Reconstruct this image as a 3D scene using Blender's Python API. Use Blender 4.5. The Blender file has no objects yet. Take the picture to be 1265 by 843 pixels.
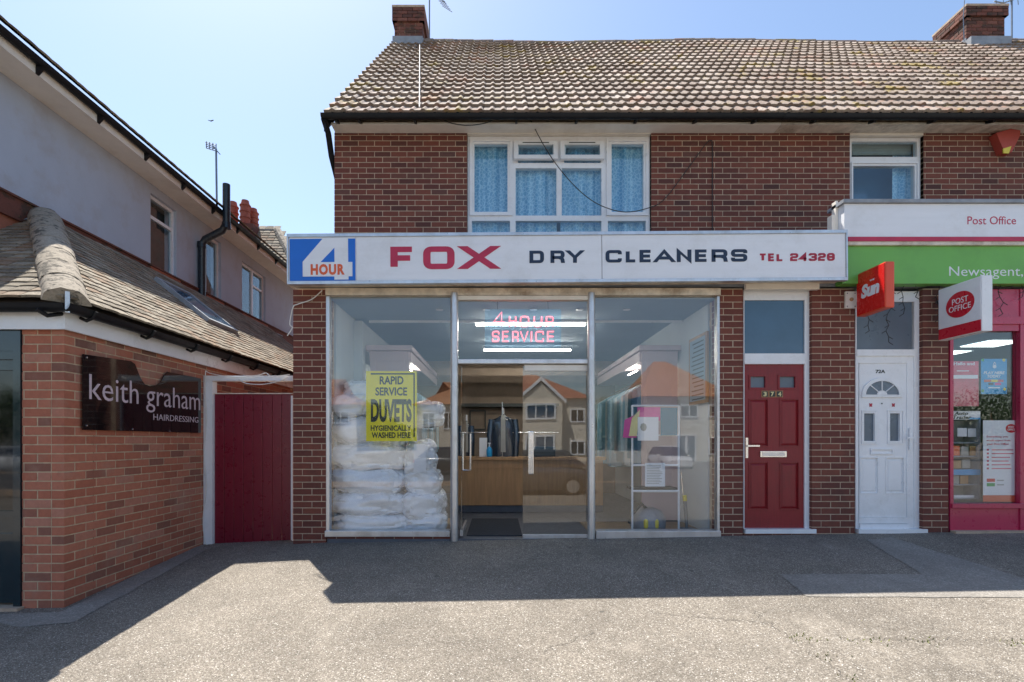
import bpy, bmesh, math, random
from mathutils import Vector, Matrix, noise
random.seed(7)
C = bpy.context.scene.collection
PI = math.pi
# ---------------------------------------------------------------- camera, sky, sun
FP, VX, VY, CZ = 620.0, 615.0, 545.0, 1.15          # focal length in px of the 1265 px wide photo, principal point, eye height
def X(px, Y): return (px-VX)*Y/FP
def Z(py, Y): return CZ+(VY-py)*Y/FP
cam_d = bpy.data.cameras.new('camera'); cam = bpy.data.objects.new('camera', cam_d); C.objects.link(cam)
cam.location = (0,0,CZ); cam.rotation_euler = (PI/2,0,0)
cam_d.sensor_width = 36; cam_d.lens = FP/1265*36
cam_d.shift_x = 17.5/1265; cam_d.shift_y = 123.5/1265
cam_d.clip_start = .05; cam_d.clip_end = 2000
bpy.context.scene.camera = cam
SUN = Vector((-.285,.443,1)).normalized()            # towards the sun
elev = math.asin(SUN.z); rot = math.atan2(SUN.x, SUN.y)
world = bpy.data.worlds.new('World'); bpy.context.scene.world = world; world.use_nodes = True
wn = world.node_tree.nodes; wl = world.node_tree.links
sky = wn.new('ShaderNodeTexSky'); sky.sky_type = 'NISHITA'; sky.sun_disc = False
sky.sun_elevation = elev; sky.sun_rotation = rot; sky.altitude = 0; sky.air_density = 1.1; sky.dust_density = .75; sky.ozone_density = 1.6
bg = wn['Background']; bg.inputs[1].default_value = .11
wl.new(sky.outputs[0], bg.inputs[0])
sun_d = bpy.data.lights.new('sun', 'SUN'); sun_d.energy = 5.0; sun_d.angle = math.radians(.5); sun_d.color = (1,.95,.87)
sun = bpy.data.objects.new('sun', sun_d); C.objects.link(sun); sun.rotation_euler = SUN.to_track_quat('Z','Y').to_euler(); sun.location = (-5,8,18)
vs = bpy.context.scene.view_settings; vs.view_transform = 'Standard'; vs.look = 'None'; vs.gamma = 1; vs.exposure = .95
bpy.context.scene.cycles.max_bounces = 8; bpy.context.scene.cycles.transparent_max_bounces = 12
bpy.context.scene.cycles.caustics_reflective = False; bpy.context.scene.cycles.caustics_refractive = False

# ---------------------------------------------------------------- materials
class NT:
    def __init__(s, name):
        s.m = bpy.data.materials.new(name); s.m.use_nodes = True; s.n = s.m.node_tree.nodes; s.l = s.m.node_tree.links
        s.b = s.n['Principled BSDF']; s.out = s.n['Material Output']
    def new(s, t, **k):
        n = s.n.new(t)
        for a, v in k.items(): setattr(n, a, v)
        return n
    def pos(s):
        if not hasattr(s, '_p'): s._p = s.new('ShaderNodeNewGeometry').outputs['Position']
        return s._p
    def obj(s): return s.new('ShaderNodeTexCoord').outputs['Object']
    def noise(s, scale, detail=4, rough=.6, vec=None, stretch=None):
        n = s.new('ShaderNodeTexNoise'); n.inputs['Scale'].default_value = scale; n.inputs['Detail'].default_value = detail; n.inputs['Roughness'].default_value = rough
        v = vec if vec is not None else s.pos()
        if stretch:
            mp = s.new('ShaderNodeMapping'); mp.inputs['Scale'].default_value = stretch; s.l.new(v, mp.inputs[0]); v = mp.outputs[0]
        s.l.new(v, n.inputs['Vector']); return n.outputs['Fac']
    def ramp(s, fac, stops):
        r = s.new('ShaderNodeValToRGB'); e = r.color_ramp.elements
        while len(e) < len(stops): e.new(.5)
        for q, (p, c) in zip(e, stops): q.position = p; q.color = (*c, 1) if len(c) == 3 else c
        s.l.new(fac, r.inputs[0]); return r.outputs[0]
    def mix(s, a, b, fac, mode='MIX'):
        m = s.new('ShaderNodeMix', data_type='RGBA', blend_type=mode)
        for i, v in ((0, fac), (6, a), (7, b)):
            if isinstance(v, (int, float)): m.inputs[i].default_value = v
            elif isinstance(v, tuple): m.inputs[i].default_value = (*v, 1)
            else: s.l.new(v, m.inputs[i])
        return m.outputs[2]
    def bump(s, h, strength=.3, dist=.01):
        b = s.new('ShaderNodeBump'); b.inputs['Strength'].default_value = strength; b.inputs['Distance'].default_value = dist
        s.l.new(h, b.inputs['Height']); s.l.new(b.outputs[0], s.b.inputs['Normal'])
    def col(s, v):
        if isinstance(v, tuple): s.b.inputs['Base Color'].default_value = (*v, 1)
        else: s.l.new(v, s.b.inputs['Base Color'])
    def rough(s, v):
        if isinstance(v, (int, float)): s.b.inputs['Roughness'].default_value = v
        else: s.l.new(v, s.b.inputs['Roughness'])
def g3(a): return (a, a, a)
def plain(name, c, rough=.5, var=.12, metal=0, bump=.08, nscale=6, dirt=None, coat=0, stretch=None, spec=.5):
    t = NT(name); t.b.inputs['Specular IOR Level'].default_value = spec; n = t.noise(nscale, 5, .6, stretch=stretch)
    lo = tuple(x*(1-var) for x in c); hi = tuple(min(1, x*(1+var)) for x in c)
    k = t.ramp(n, [(.3, lo), (.7, hi)])
    if dirt:
        d = t.ramp(t.noise(2.3, 8, .7), [(.5, g3(0)), (.72, g3(dirt[1]))])
        k = t.mix(k, dirt[0], d)
    t.col(k); t.b.inputs['Metallic'].default_value = metal; t.b.inputs['Coat Weight'].default_value = coat
    t.rough(t.ramp(t.noise(nscale*3, 4), [(.3, g3(max(.02, rough-.06))), (.7, g3(min(1, rough+.08)))]))
    if bump: t.bump(t.noise(nscale*14, 3), bump, .004)
    return t.m
def emis(name, c, s):
    t = NT(name); t.b.inputs['Emission Color'].default_value = (*c, 1); t.b.inputs['Emission Strength'].default_value = s; t.col(c); return t.m
def glass(name, tint=(1,1,1), refl=1.6, base=.03, rough=0.0):
    t = NT(name); t.n.remove(t.b)
    tr = t.new('ShaderNodeBsdfTransparent'); tr.inputs[0].default_value = (*tint, 1)
    gl = t.new('ShaderNodeBsdfGlossy'); gl.inputs['Roughness'].default_value = rough; gl.inputs['Color'].default_value = (1,1,1,1)
    fr = t.new('ShaderNodeLayerWeight'); pw = t.new('ShaderNodeMath', operation='POWER'); pw.inputs[1].default_value = 5; t.l.new(fr.outputs['Facing'], pw.inputs[0])
    ma = t.new('ShaderNodeMath', operation='MULTIPLY_ADD', use_clamp=True); ma.inputs[1].default_value = .9; ma.inputs[2].default_value = base
    t.l.new(pw.outputs[0], ma.inputs[0])
    wav = t.new('ShaderNodeBump'); wav.inputs['Strength'].default_value = .02; wav.inputs['Distance'].default_value = .05
    t.l.new(t.noise(1.1, 1), wav.inputs['Height']); t.l.new(wav.outputs[0], gl.inputs['Normal'])
    mx = t.new('ShaderNodeMixShader'); t.l.new(ma.outputs[0], mx.inputs[0]); t.l.new(tr.outputs[0], mx.inputs[1]); t.l.new(gl.outputs[0], mx.inputs[2])
    t.l.new(mx.outputs[0], t.out.inputs[0]); return t.m
def attr_mat(name, stops, fine=(28, .25), rough=.85, bump=.5, moss=None, patch=None):
    """colour of each piece from its own 'rnd' value, with grain over it"""
    t = NT(name); a = t.new('ShaderNodeAttribute', attribute_name='rnd')
    c = t.ramp(a.outputs['Fac'], stops)
    c = t.mix(c, t.ramp(t.noise(fine[0], 6, .7), [(.25, g3(1-fine[1])), (.75, g3(1))]), .9, 'MULTIPLY')
    if patch: c = t.mix(c, patch[0], t.ramp(t.noise(patch[1], 6, .65), [(patch[2], g3(0)), (patch[2]+.16, g3(patch[3]))]))
    if moss:
        for col, sc, th, amt in moss:
            f = t.ramp(t.noise(sc, 8, .72, stretch=(1,1,1.4)), [(th, g3(0)), (th+.07, g3(amt))]); c = t.mix(c, col, f)
    t.col(c); t.rough(rough); t.bump(t.noise(90, 6, .7), bump, .006); return t.m
M = {}
M['brick'] = attr_mat('dark_red_brick', [(0, (.095,.036,.03)), (.15, (.15,.045,.033)), (.5, (.19,.054,.037)), (.85, (.23,.07,.045)), (1, (.14,.06,.048))], rough=.8, patch=((.06,.032,.028), 1.3, .55, .45))
M['mortar'] = plain('pale_mortar', (.50,.38,.28), .95, .2, nscale=14, bump=.5)
M['brick_l'] = attr_mat('orange_red_brick', [(0, (.20,.095,.07)), (.16, (.30,.12,.08)), (.3, (.44,.14,.08)), (.7, (.52,.19,.115)), (.9, (.5,.22,.15)), (1, (.3,.11,.08))], rough=.85, patch=((.36,.25,.19), 1.4, .55, .6))
M['mortar_l'] = plain('sandy_mortar', (.52,.39,.26), .95, .2, nscale=14, bump=.5)
M['tile'] = attr_mat('weathered_concrete_roof_tile', [(0, (.27,.19,.15)), (.35, (.39,.305,.245)), (.75, (.50,.405,.335)), (.93, (.56,.46,.39)), (1, (.34,.20,.145))], fine=(34,.55), rough=.9, bump=.9, patch=((.16,.115,.085), .8, .5, .6),
    moss=[((.05,.042,.034), 13, .6, .8), ((.30,.22,.05), 1.5, .56, .85), ((.40,.2,.13), 1.3, .56, .55)])
M['plain_tile'] = attr_mat('weathered_plain_roof_tile', [(0, (.22,.18,.13)), (.4, (.36,.305,.23)), (.75, (.47,.405,.31)), (1, (.32,.215,.14))], fine=(40,.6), rough=.95, bump=.9,
    moss=[((.05,.045,.03), 16, .58, .8), ((.3,.24,.12), 3, .6, .5)])
M['hip'] = attr_mat('mortared_hip_tile', [(0, (.42,.36,.28)), (1, (.58,.5,.4))], fine=(40,.6), rough=.95, bump=1, moss=[((.05,.045,.035), 9, .52, .85)])
M['chim'] = attr_mat('sooty_brick', [(0, (.09,.045,.035)), (.5, (.19,.065,.045)), (1, (.25,.1,.07))], rough=.9, moss=[((.04,.035,.025), 5, .52, .7), ((.2,.18,.06), 6, .62, .6)])
M['sign_white'] = plain('aged_white_sign_panel', (.83,.84,.87), .35, .03, nscale=3, dirt=((.5,.47,.42), .28), bump=.02, stretch=(.4,1,4))
M['white'] = plain('white_upvc', (.85,.86,.88), .3, .03, nscale=3, bump=.02, dirt=((.55,.53,.49), .3))
M['cream'] = plain('cream_painted_timber', (.86,.80,.71), .55, .05, nscale=4, dirt=((.5,.4,.3), .3))
M['peel'] = plain('peeling_cream_paint', (.72,.64,.53), .6, .2, nscale=9, dirt=((.27,.18,.11), .9), bump=.4)
M['alu'] = plain('weathered_aluminium', (.62,.63,.65), .33, .12, metal=.75, nscale=9, dirt=((.35,.3,.25), .5), bump=.1, stretch=(1,1,.3))
M['steel'] = plain('brushed_steel', (.75,.75,.76), .22, .05, metal=1, bump=.03)
M['black'] = plain('black_gutter_plastic', (.012,.013,.016), .45, .2, nscale=8, dirt=((.03,.028,.025), .3), spec=.2)
M['lead'] = plain('grey_lead_flashing', (.28,.3,.33), .55, .2, nscale=8, bump=.2)
M['render'] = plain('painted_grey_render', (.45,.50,.59), .85, .05, nscale=2, dirt=((.38,.36,.37), .6), bump=.45, stretch=(1,1,.5))
M['maroon'] = plain('maroon_gloss_timber', (.19,.011,.028), .3, .05, nscale=5, bump=.1, stretch=(3,3,.4))
M['dirt'] = plain('dirt_in_the_joints', (.09,.08,.068), .95, .2)
M['reddoor'] = plain('red_grained_door', (.25,.012,.018), .38, .14, nscale=10, bump=.35, stretch=(6,6,.5), dirt=((.12,.02,.02), .5))
M['pink'] = plain('crimson_shopfront_paint', (.5,.03,.09), .3, .08, nscale=4, coat=.3)
M['teal'] = plain('dark_teal_door_paint', (.008,.022,.03), .12, .1, nscale=4, bump=.02, coat=.6)
M['blackgloss'] = plain('black_gloss_acrylic', (.006,.006,.007), .05, .1, nscale=4, bump=0, coat=.5)
M['letter_pink'] = plain('pale_pink_lettering', (.6,.48,.52), .4, .04)
M['crimson'] = plain('crimson_lettering', (.52,.025,.075), .4, .1)
M['crimson2'] = plain('deep_crimson_lettering', (.42,.014,.045), .4, .1)
M['navy'] = plain('navy_lettering', (.012,.028,.065), .4, .1)
M['blue'] = plain('bright_blue_panel', (.008,.15,.62), .35, .04)
M['orange'] = plain('orange_lettering', (.75,.12,.03), .4, .05)
M['green'] = plain('leaf_green_fascia', (.17,.46,.085), .4, .04, nscale=2, bump=.02, dirt=((.12,.3,.07), .4))
M['postred'] = plain('post_red', (.6,.012,.03), .3, .05, bump=.02)
M['sunred'] = plain('bright_red_acrylic', (.72,.016,.014), .25, .05, bump=.02, coat=.3)
M['sunside'] = plain('faded_red_edge', (.75,.09,.035), .35, .05, bump=.02)
M['paper'] = plain('white_paper', (.82,.83,.85), .7, .03, bump=.03)
M['yellow'] = plain('yellow_board', (.9,.78,.03), .4, .05, nscale=3, bump=.02)
M['ink'] = plain('dark_print', (.02,.03,.03), .5, .1)
M['wallin'] = plain('pale_interior_wall', (.62,.66,.68), .8, .04, nscale=2)
M['bluewall'] = plain('blue_interior_wall', (.13,.26,.36), .8, .08, nscale=2)
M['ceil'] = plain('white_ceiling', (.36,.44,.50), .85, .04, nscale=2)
M['pinkcab'] = plain('pink_painted_board', (.60,.47,.48), .5, .05, nscale=3)
M['wood'] = plain('light_oak_laminate', (.42,.23,.10), .4, .18, nscale=4, bump=.1, stretch=(6,6,.5))
M['brownwall'] = plain('brown_back_wall', (.26,.2,.15), .7, .15, nscale=3)
M['floor'] = plain('grey_shop_floor', (.09,.10,.12), .5, .15, nscale=8)
M['sandfloor'] = plain('tan_vinyl_floor', (.36,.26,.16), .4, .1, nscale=5)
M['mat'] = plain('dark_door_mat', (.02,.025,.035), .95, .25, nscale=30, bump=.8)
M['plastic'] = plain('white_duvet_in_clear_plastic', (.88,.91,.95), .25, .05, nscale=5, bump=.25, coat=.8)
M['suit'] = plain('dark_navy_cloth_in_plastic', (.02,.035,.06), .2, .3, nscale=7, bump=.3, coat=1, stretch=(5,5,.6))
M['garment'] = attr_mat('hanging_clothes', [(0, (.12,.32,.45)), (.3, (.38,.58,.68)), (.6, (.10,.28,.44)), (.8, (.62,.68,.68)), (1, (.2,.46,.62))], rough=.3, bump=.3)
M['tube'] = emis('lit_fluorescent_tube', (1,.95,.84), 42)
M['panel_light'] = emis('lit_ceiling_panel', (.9,1,.97), 1.8)
M['neon'] = emis('lit_pink_neon', (1,.16,.2), 1.5)
M['acrylic'] = glass('blue_clear_acrylic', (.8,.93,1), base=.06)
M['glass'] = glass('shop_window_glass', (.985,.992,.995), base=.058)
M['doorglass'] = glass('plate_glass_door', (.9,.92,.93), base=.07)
M['winglass'] = glass('upstairs_window_glass', (.9,.97,1), base=.06)
M['bluefilm'] = plain('blue_tinted_glazing', (.05,.11,.18), .06, .15, nscale=2, bump=0, coat=.5)
M['frost'] = plain('grey_obscured_glazing', (.13,.17,.21), .3, .15, nscale=2, bump=.05)
M['blind'] = plain('pale_blind', (.36,.36,.33), .7, .08)
M['pot'] = plain('terracotta_chimney_pot', (.36,.09,.055), .8, .2, nscale=9)
M['soil'] = plain('black_soil_pipe', (.012,.022,.032), .3, .15)
M['alarmred'] = plain('faded_red_plastic', (.42,.07,.05), .5, .1)
M['greywall'] = plain('grey_shop_wall', (.24,.27,.29), .8, .1)
M['aerial'] = plain('grey_aerial_metal', (.22,.24,.26), .4, .1, metal=.6)
M['cable'] = plain('black_cable', (.02,.02,.02), .5, .1)
M['wcable'] = plain('white_cable', (.75,.74,.7), .4, .1)
M['weed'] = plain('green_weed', (.22,.24,.06), .7, .3)
M['roofdeck'] = plain('dark_roof_underlay', (.06,.045,.035), .9, .2)
M['asphalt'] = plain('road_asphalt', (.07,.07,.07), .9, .2, nscale=20, bump=.5)
M['opp_wall'] = plain('cream_render', (.68,.62,.52), .85, .06)
M['opp_roof'] = plain('orange_brown_roof', (.42,.19,.09), .9, .2, nscale=5, bump=.5)
M['opp_roof2'] = plain('red_brown_roof', (.36,.15,.09), .9, .2, nscale=5, bump=.5)
M['hedge'] = plain('hedge_green', (.05,.09,.025), .8, .4, nscale=6)
M['tyre'] = plain('black_tyre', (.015,.015,.015), .8, .1)
M['carwhite'] = plain('white_car_paint', (.75,.75,.76), .2, .02, coat=1, bump=0)
M['cardark'] = plain('dark_grey_car_paint', (.05,.055,.06), .2, .05, coat=1, bump=0)
M['carglass'] = plain('dark_car_glass', (.02,.025,.03), .05, .1, bump=0, coat=1)
M['lightlens'] = plain('clear_lamp_lens', (.7,.7,.72), .1, .05, bump=0, coat=1)
M['taillens'] = plain('red_lamp_lens', (.6,.02,.02), .15, .05, bump=0, coat=1)
M['poster_pink'] = plain('faded_pink_poster', (.62,.09,.15), .35, .2, nscale=7)
M['poster_blue'] = plain('sky_blue_poster', (.01,.30,.62), .35, .08)
M['magenta'] = plain('magenta_print', (.7,.08,.35), .5, .1)
M['teal_print'] = plain('teal_print', (.02,.2,.3), .5, .1)
M['pale_yellow'] = plain('pale_yellow_print', (.8,.7,.35), .5, .1)
M['lime'] = plain('green_print', (.04,.35,.1), .5, .1)
M['yellowplastic'] = plain('yellow_plastic', (.8,.65,.08), .4, .05)
M['orangered'] = plain('orange_red_print', (.62,.09,.04), .4, .05)
# net curtain: fold light and blue sky reflection painted into an opaque lace colour
t = NT('sky_tinted_lace_net_curtain')
wv = t.new('ShaderNodeTexWave', wave_type='BANDS', bands_direction='X'); wv.inputs['Scale'].default_value = 5; wv.inputs['Distortion'].default_value = 5; wv.inputs['Detail'].default_value = 2
t.l.new(t.pos(), wv.inputs['Vector'])
vo = t.new('ShaderNodeTexVoronoi', feature='DISTANCE_TO_EDGE'); vo.inputs['Scale'].default_value = 20; t.l.new(t.pos(), vo.inputs['Vector'])
fold = t.ramp(t.noise(14, 3, .7, stretch=(1,0,.02)), [(.35, g3(0)), (.65, g3(.8))])
lace = t.mix(t.ramp(vo.outputs[0], [(.04, g3(1)), (.14, g3(0))]), fold, .62)
t.col(t.mix((.12,.36,.58), (.72,.9,.98), lace)); t.rough(.9)
t.b.inputs['Transmission Weight'].default_value = 0
M['net'] = t.m
M['opaque_net'] = M['net']
# forecourt: pale exposed-aggregate tarmac, stones of many tones
t = NT('exposed_aggregate_tarmac')
v1 = t.new('ShaderNodeTexVoronoi'); v1.inputs['Scale'].default_value = 165; v1.inputs['Randomness'].default_value = 1; t.l.new(t.pos(), v1.inputs['Vector'])
sp = t.new('ShaderNodeSeparateColor'); t.l.new(v1.outputs['Color'], sp.inputs[0])
c = t.ramp(sp.outputs[0], [(0, (.13,.112,.09)), (.35, (.225,.194,.155)), (.65, (.285,.247,.199)), (.88, (.36,.315,.258)), (.97, (.54,.49,.42)), (1, (.8,.76,.7))])
c = t.mix(c, t.ramp(t.noise(.9, 8, .7), [(.3, g3(.66)), (.65, g3(1.0))]), 1, 'MULTIPLY')
c = t.mix(c, t.ramp(t.noise(9, 6, .8), [(.35, g3(.8)), (.65, g3(1.0))]), .8, 'MULTIPLY')
c = t.mix(c, (.06,.05,.045), t.ramp(t.noise(3.3, 8, .8), [(.62, g3(0)), (.78, g3(.5))]))
gm_ = t.new('ShaderNodeTexVoronoi'); gm_.inputs['Scale'].default_value = 1.7; t.l.new(t.pos(), gm_.inputs['Vector'])
c = t.mix(c, (.075,.068,.06), t.ramp(gm_.outputs['Distance'], [(.03, g3(.75)), (.045, g3(0))]))
c = t.mix(c, (.5,.44,.36), t.ramp(t.noise(1.6, 7, .75, stretch=(1,.6,1)), [(.56, g3(0)), (.75, g3(.35))]))
t.col(c); t.rough(.93); t.bump(v1.outputs['Distance'], .7, .006); M['ground'] = t.m
t = NT('smooth_dark_tarmac_patch')
v1 = t.new('ShaderNodeTexVoronoi'); v1.inputs['Scale'].default_value = 110; t.l.new(t.pos(), v1.inputs['Vector'])
sp = t.new('ShaderNodeSeparateColor'); t.l.new(v1.outputs['Color'], sp.inputs[0])
c = t.ramp(sp.outputs[0], [(0, (.22,.2,.175)), (.7, (.29,.265,.23)), (1, (.4,.37,.33))]); c = t.mix(c, t.ramp(t.noise(1.3, 8, .7), [(.3, g3(.68)), (.65, g3(1.0))]), 1, 'MULTIPLY'); t.col(c); t.rough(.9); t.bump(v1.outputs['Distance'], .3, .006); M['patch'] = t.m

# ---------------------------------------------------------------- mesh helpers
WM = {}
def wmat(o): return WM.get(o.name, Matrix.Identity(4))
def link(name, me, parent=None, mw=None, kind=None, label=None):
    o = bpy.data.objects.new(name, me); C.objects.link(o); mw = mw or Matrix.Identity(4)
    o.matrix_basis = mw; WM[o.name] = mw
    if parent:
        o.parent = parent; o.matrix_parent_inverse = wmat(parent).inverted()
    if kind: o['kind'] = kind
    if label: o['label'] = label
    return o
def tag(o, label=None, cat=None, group=None, kind=None):
    if label: o['label'] = label
    if cat: o['category'] = cat
    if group: o['group'] = group
    if kind: o['kind'] = kind
    return o
def thing(name, loc, label, cat, group=None):
    return tag(link(name, None, None, Matrix.Translation(loc)), label, cat, group)
class MB:
    def __init__(s): s.v = []; s.f = []; s.a = []; s.cur = .5
    def face(s, idx): s.f.append(idx); s.a.append(s.cur)
    def quad(s, *p):
        i = len(s.v); s.v += [tuple(q) for q in p]; s.face(tuple(range(i, i+len(p)))); return s
    def box(s, x0, x1, y0, y1, z0, z1, mw=None):
        if x0 > x1: x0, x1 = x1, x0
        if y0 > y1: y0, y1 = y1, y0
        if z0 > z1: z0, z1 = z1, z0
        i = len(s.v); p = [(x0,y0,z0),(x1,y0,z0),(x1,y1,z0),(x0,y1,z0),(x0,y0,z1),(x1,y0,z1),(x1,y1,z1),(x0,y1,z1)]
        if mw: p = [tuple(mw @ Vector(q)) for q in p]
        s.v += p
        for f in ((0,3,2,1),(4,5,6,7),(0,1,5,4),(1,2,6,5),(2,3,7,6),(3,0,4,7)): s.face(tuple(i+k for k in f))
        return s
    def prism(s, poly, axis, a0, a1):
        """polygon in the two other axes, extruded along axis from a0 to a1"""
        def P(u, w, a): return {'x': (a,u,w), 'y': (u,a,w), 'z': (u,w,a)}[axis]
        n = len(poly); i = len(s.v); s.v += [P(u,w,a0) for u,w in poly]+[P(u,w,a1) for u,w in poly]
        s.face(tuple(range(i, i+n))); s.face(tuple(range(i+2*n-1, i+n-1, -1)))
        for k in range(n): s.face((i+k, i+(k+1)%n, i+n+(k+1)%n, i+n+k))
        return s
    def tube(s, pts, r, n=8, cap=True):
        pts = [Vector(p) for p in pts]; rr = r if isinstance(r, list) else [r]*len(pts); up = None; base = len(s.v)
        for k, p in enumerate(pts):
            d = (pts[min(k+1, len(pts)-1)]-pts[max(k-1, 0)]).normalized()
            if up is None: up = Vector((0,0,1)) if abs(d.z) < .9 else Vector((0,1,0))
            a = d.cross(up).normalized(); up = a.cross(d).normalized()
            for j in range(n):
                t = 2*PI*j/n; s.v.append(tuple(p+a*math.cos(t)*rr[k]+up*math.sin(t)*rr[k]))
        for k in range(len(pts)-1):
            for j in range(n): s.face((base+k*n+j, base+k*n+(j+1)%n, base+(k+1)*n+(j+1)%n, base+(k+1)*n+j))
        if cap:
            s.face(tuple(base+j for j in range(n))); e = base+(len(pts)-1)*n; s.face(tuple(e+j for j in range(n-1, -1, -1)))
        return s
    def lathe(s, c, prof, n=16, axis='z'):
        base = len(s.v)
        for r, h in prof:
            for j in range(n):
                t = 2*PI*j/n; a, b = r*math.cos(t), r*math.sin(t)
                s.v.append({'z': (c[0]+a, c[1]+b, c[2]+h), 'y': (c[0]+a, c[1]+h, c[2]+b), 'x': (c[0]+h, c[1]+a, c[2]+b)}[axis])
        for k in range(len(prof)-1):
            for j in range(n): s.face((base+k*n+j, base+k*n+(j+1)%n, base+(k+1)*n+(j+1)%n, base+(k+1)*n+j))
        s.face(tuple(base+j for j in range(n))); e = base+(len(prof)-1)*n; s.face(tuple(e+j for j in range(n-1, -1, -1)))
        return s
    def mesh(s, name, mat, smooth=False, fix=True):
        me = bpy.data.meshes.new(name); me.from_pydata(s.v, [], s.f)
        at = me.attributes.new('rnd', 'FLOAT', 'FACE'); at.data.foreach_set('value', s.a)
        if fix:
            b = bmesh.new(); b.from_mesh(me); bmesh.ops.recalc_face_normals(b, faces=b.faces); b.to_mesh(me); b.free()
        if smooth: me.polygons.foreach_set('use_smooth', [True]*len(me.polygons)); me.set_sharp_from_angle(angle=math.radians(40))
        me.materials.append(mat); return me
    def build(s, name, mat, parent=None, smooth=False, kind=None, label=None, fix=True, mw=None):
        return link(name, s.mesh(name, M[mat] if isinstance(mat, str) else mat, smooth, fix), parent, mw, kind, label)
def box(name, mat, x0, x1, y0, y1, z0, z1, parent=None, kind=None, bev=0, label=None):
    o = MB().box(x0,x1,y0,y1,z0,z1).build(name, mat, parent, kind=kind, label=label)
    if bev:
        b = bmesh.new(); b.from_mesh(o.data); bmesh.ops.bevel(b, geom=b.edges[:], offset=bev, segments=2, affect='EDGES', profile=.6); b.to_mesh(o.data); b.free()
    return o
def frame_mb(mb, x0, x1, z0, z1, w, y0, y1, wb=None):
    """picture-frame of four bars butted end to end, in the XZ plane"""
    wb = wb or w
    mb.box(x0, x0+w, y0, y1, z0, z1); mb.box(x1-w, x1, y0, y1, z0, z1)
    mb.box(x0+w, x1-w, y0, y1, z1-w, z1); mb.box(x0+w, x1-w, y0, y1, z0, z0+wb); return mb
def frame(name, mat, x0, x1, z0, z1, w, y0, y1, parent, wb=None): return frame_mb(MB(), x0, x1, z0, z1, w, y0, y1, wb).build(name, mat, parent)
def text(body, x0, x1, z0, z1, y, mat, parent, depth=.0015, name='lettering', bold=0, mw=None, shear=0, spacing=1):
    """built-in font fitted to a box in the local XZ plane, facing -Y"""
    cu = bpy.data.curves.new(name, 'FONT'); cu.body = body; cu.extrude = .01; cu.offset = bold; cu.resolution_u = 3; cu.shear = shear; cu.space_character = spacing
    tmp = bpy.data.objects.new('tmp', cu); C.objects.link(tmp); me = bpy.data.meshes.new_from_object(tmp); bpy.data.objects.remove(tmp)
    co = [v.co.copy() for v in me.vertices]; ax = min(c.x for c in co); bx = max(c.x for c in co); ay = min(c.y for c in co); by = max(c.y for c in co)
    for v, c in zip(me.vertices, co):
        v.co = (x0+(c.x-ax)/(bx-ax)*(x1-x0), y-depth if c.z > 0 else y+.0005, z0+(c.y-ay)/(by-ay)*(z1-z0))
    me.materials.clear(); me.materials.append(M[mat] if isinstance(mat, str) else mat)
    return link(name, me, parent, mw)
# stroke alphabet in the wide square style of the shop sign
def rr(pts, closed=False, r=.22, asp=1):
    """round the marked corners of a path: points (x, y) sharp or (x, y, 1) rounded"""
    out = []; n = len(pts)
    for i, p in enumerate(pts):
        if len(p) < 3 or (not closed and i in (0, n-1)): out.append(Vector(p[:2])); continue
        a = Vector(pts[i-1][:2]); b = Vector(p[:2]); c = Vector(pts[(i+1)%n][:2])
        d1 = (a-b); d2 = (c-b); q = min(r, d1.length*.49, d2.length*.49); s = b+d1.normalized()*q; e = b+d2.normalized()*q
        for k in range(7):
            t = k/6; out.append((1-t)**2*s+2*t*(1-t)*b+t*t*e)
    return out
def glyph(ch, w):
    G = {
     'F': [([(0,0),(0,1),(w,1)],0), ([(0,.5),(w*.9,.5)],0)],
     'O': [([(0,0,1),(0,1,1),(w,1,1),(w,0,1)],1)],
     'X': [([(0,0),(w,1)],0), ([(0,1),(w,0)],0)],
     'D': [([(0,0),(0,1),(w,1,1),(w,0,1)],1)],
     'R': [([(0,0),(0,1),(w,1,1),(w,.42,1),(0,.42)],0), ([(w*.6,.42),(w*.95,.3,1),(w,0)],0)],
     'Y': [([(0,1),(w/2,.42),(w,1)],0), ([(w/2,.42),(w/2,0)],0)],
     'C': [([(w,.72),(w,1,1),(0,1,1),(0,0,1),(w,0,1),(w,.28)],0)],
     'L': [([(0,1),(0,0),(w,0)],0)],
     'E': [([(w,1),(0,1),(0,0),(w,0)],0), ([(0,.5),(w*.93,.5)],0)],
     'A': [([(0,0),(w/2,1),(w,0)],0), ([(w*.2,.28),(w*.8,.28)],0)],
     'N': [([(0,0),(0,1),(w,0),(w,1)],0)],
     'S': [([(w,.74),(w,1,1),(0,1,1),(0,.5,1),(w,.5,1),(w,0,1),(0,0,1),(0,.26)],0)],
     'T': [([(0,1),(w,1)],0), ([(w/2,1),(w/2,0)],0)],
     '2': [([(0,.74),(0,1,1),(w,1,1),(w,.5,1),(0,.5,1),(0,0),(w,0)],0)],
     '3': [([(0,.76),(0,1,1),(w,1,1),(w,.5,1),(w*.3,.5)],0), ([(w*.3,.5),(w,.5,1),(w,0,1),(0,0,1),(0,.24)],0)],
     '4': [([(w*.75,0),(w*.75,1),(0,.25),(w,.25)],0)],
     '8': [([(0,0,1),(0,1,1),(w,1,1),(w,0,1)],1), ([(0,.5),(w,.5)],0)],
     'H': [([(0,0),(0,1)],0), ([(w,0),(w,1)],0), ([(0,.5),(w,.5)],0)],
     'U': [([(0,1),(0,0,1),(w,0,1),(w,1)],0)],
     'V': [([(0,1),(w/2,0),(w,1)],0)],
     'I': [([(w/2,0),(w/2,1)],0)],
    }
    return G[ch]
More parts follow.
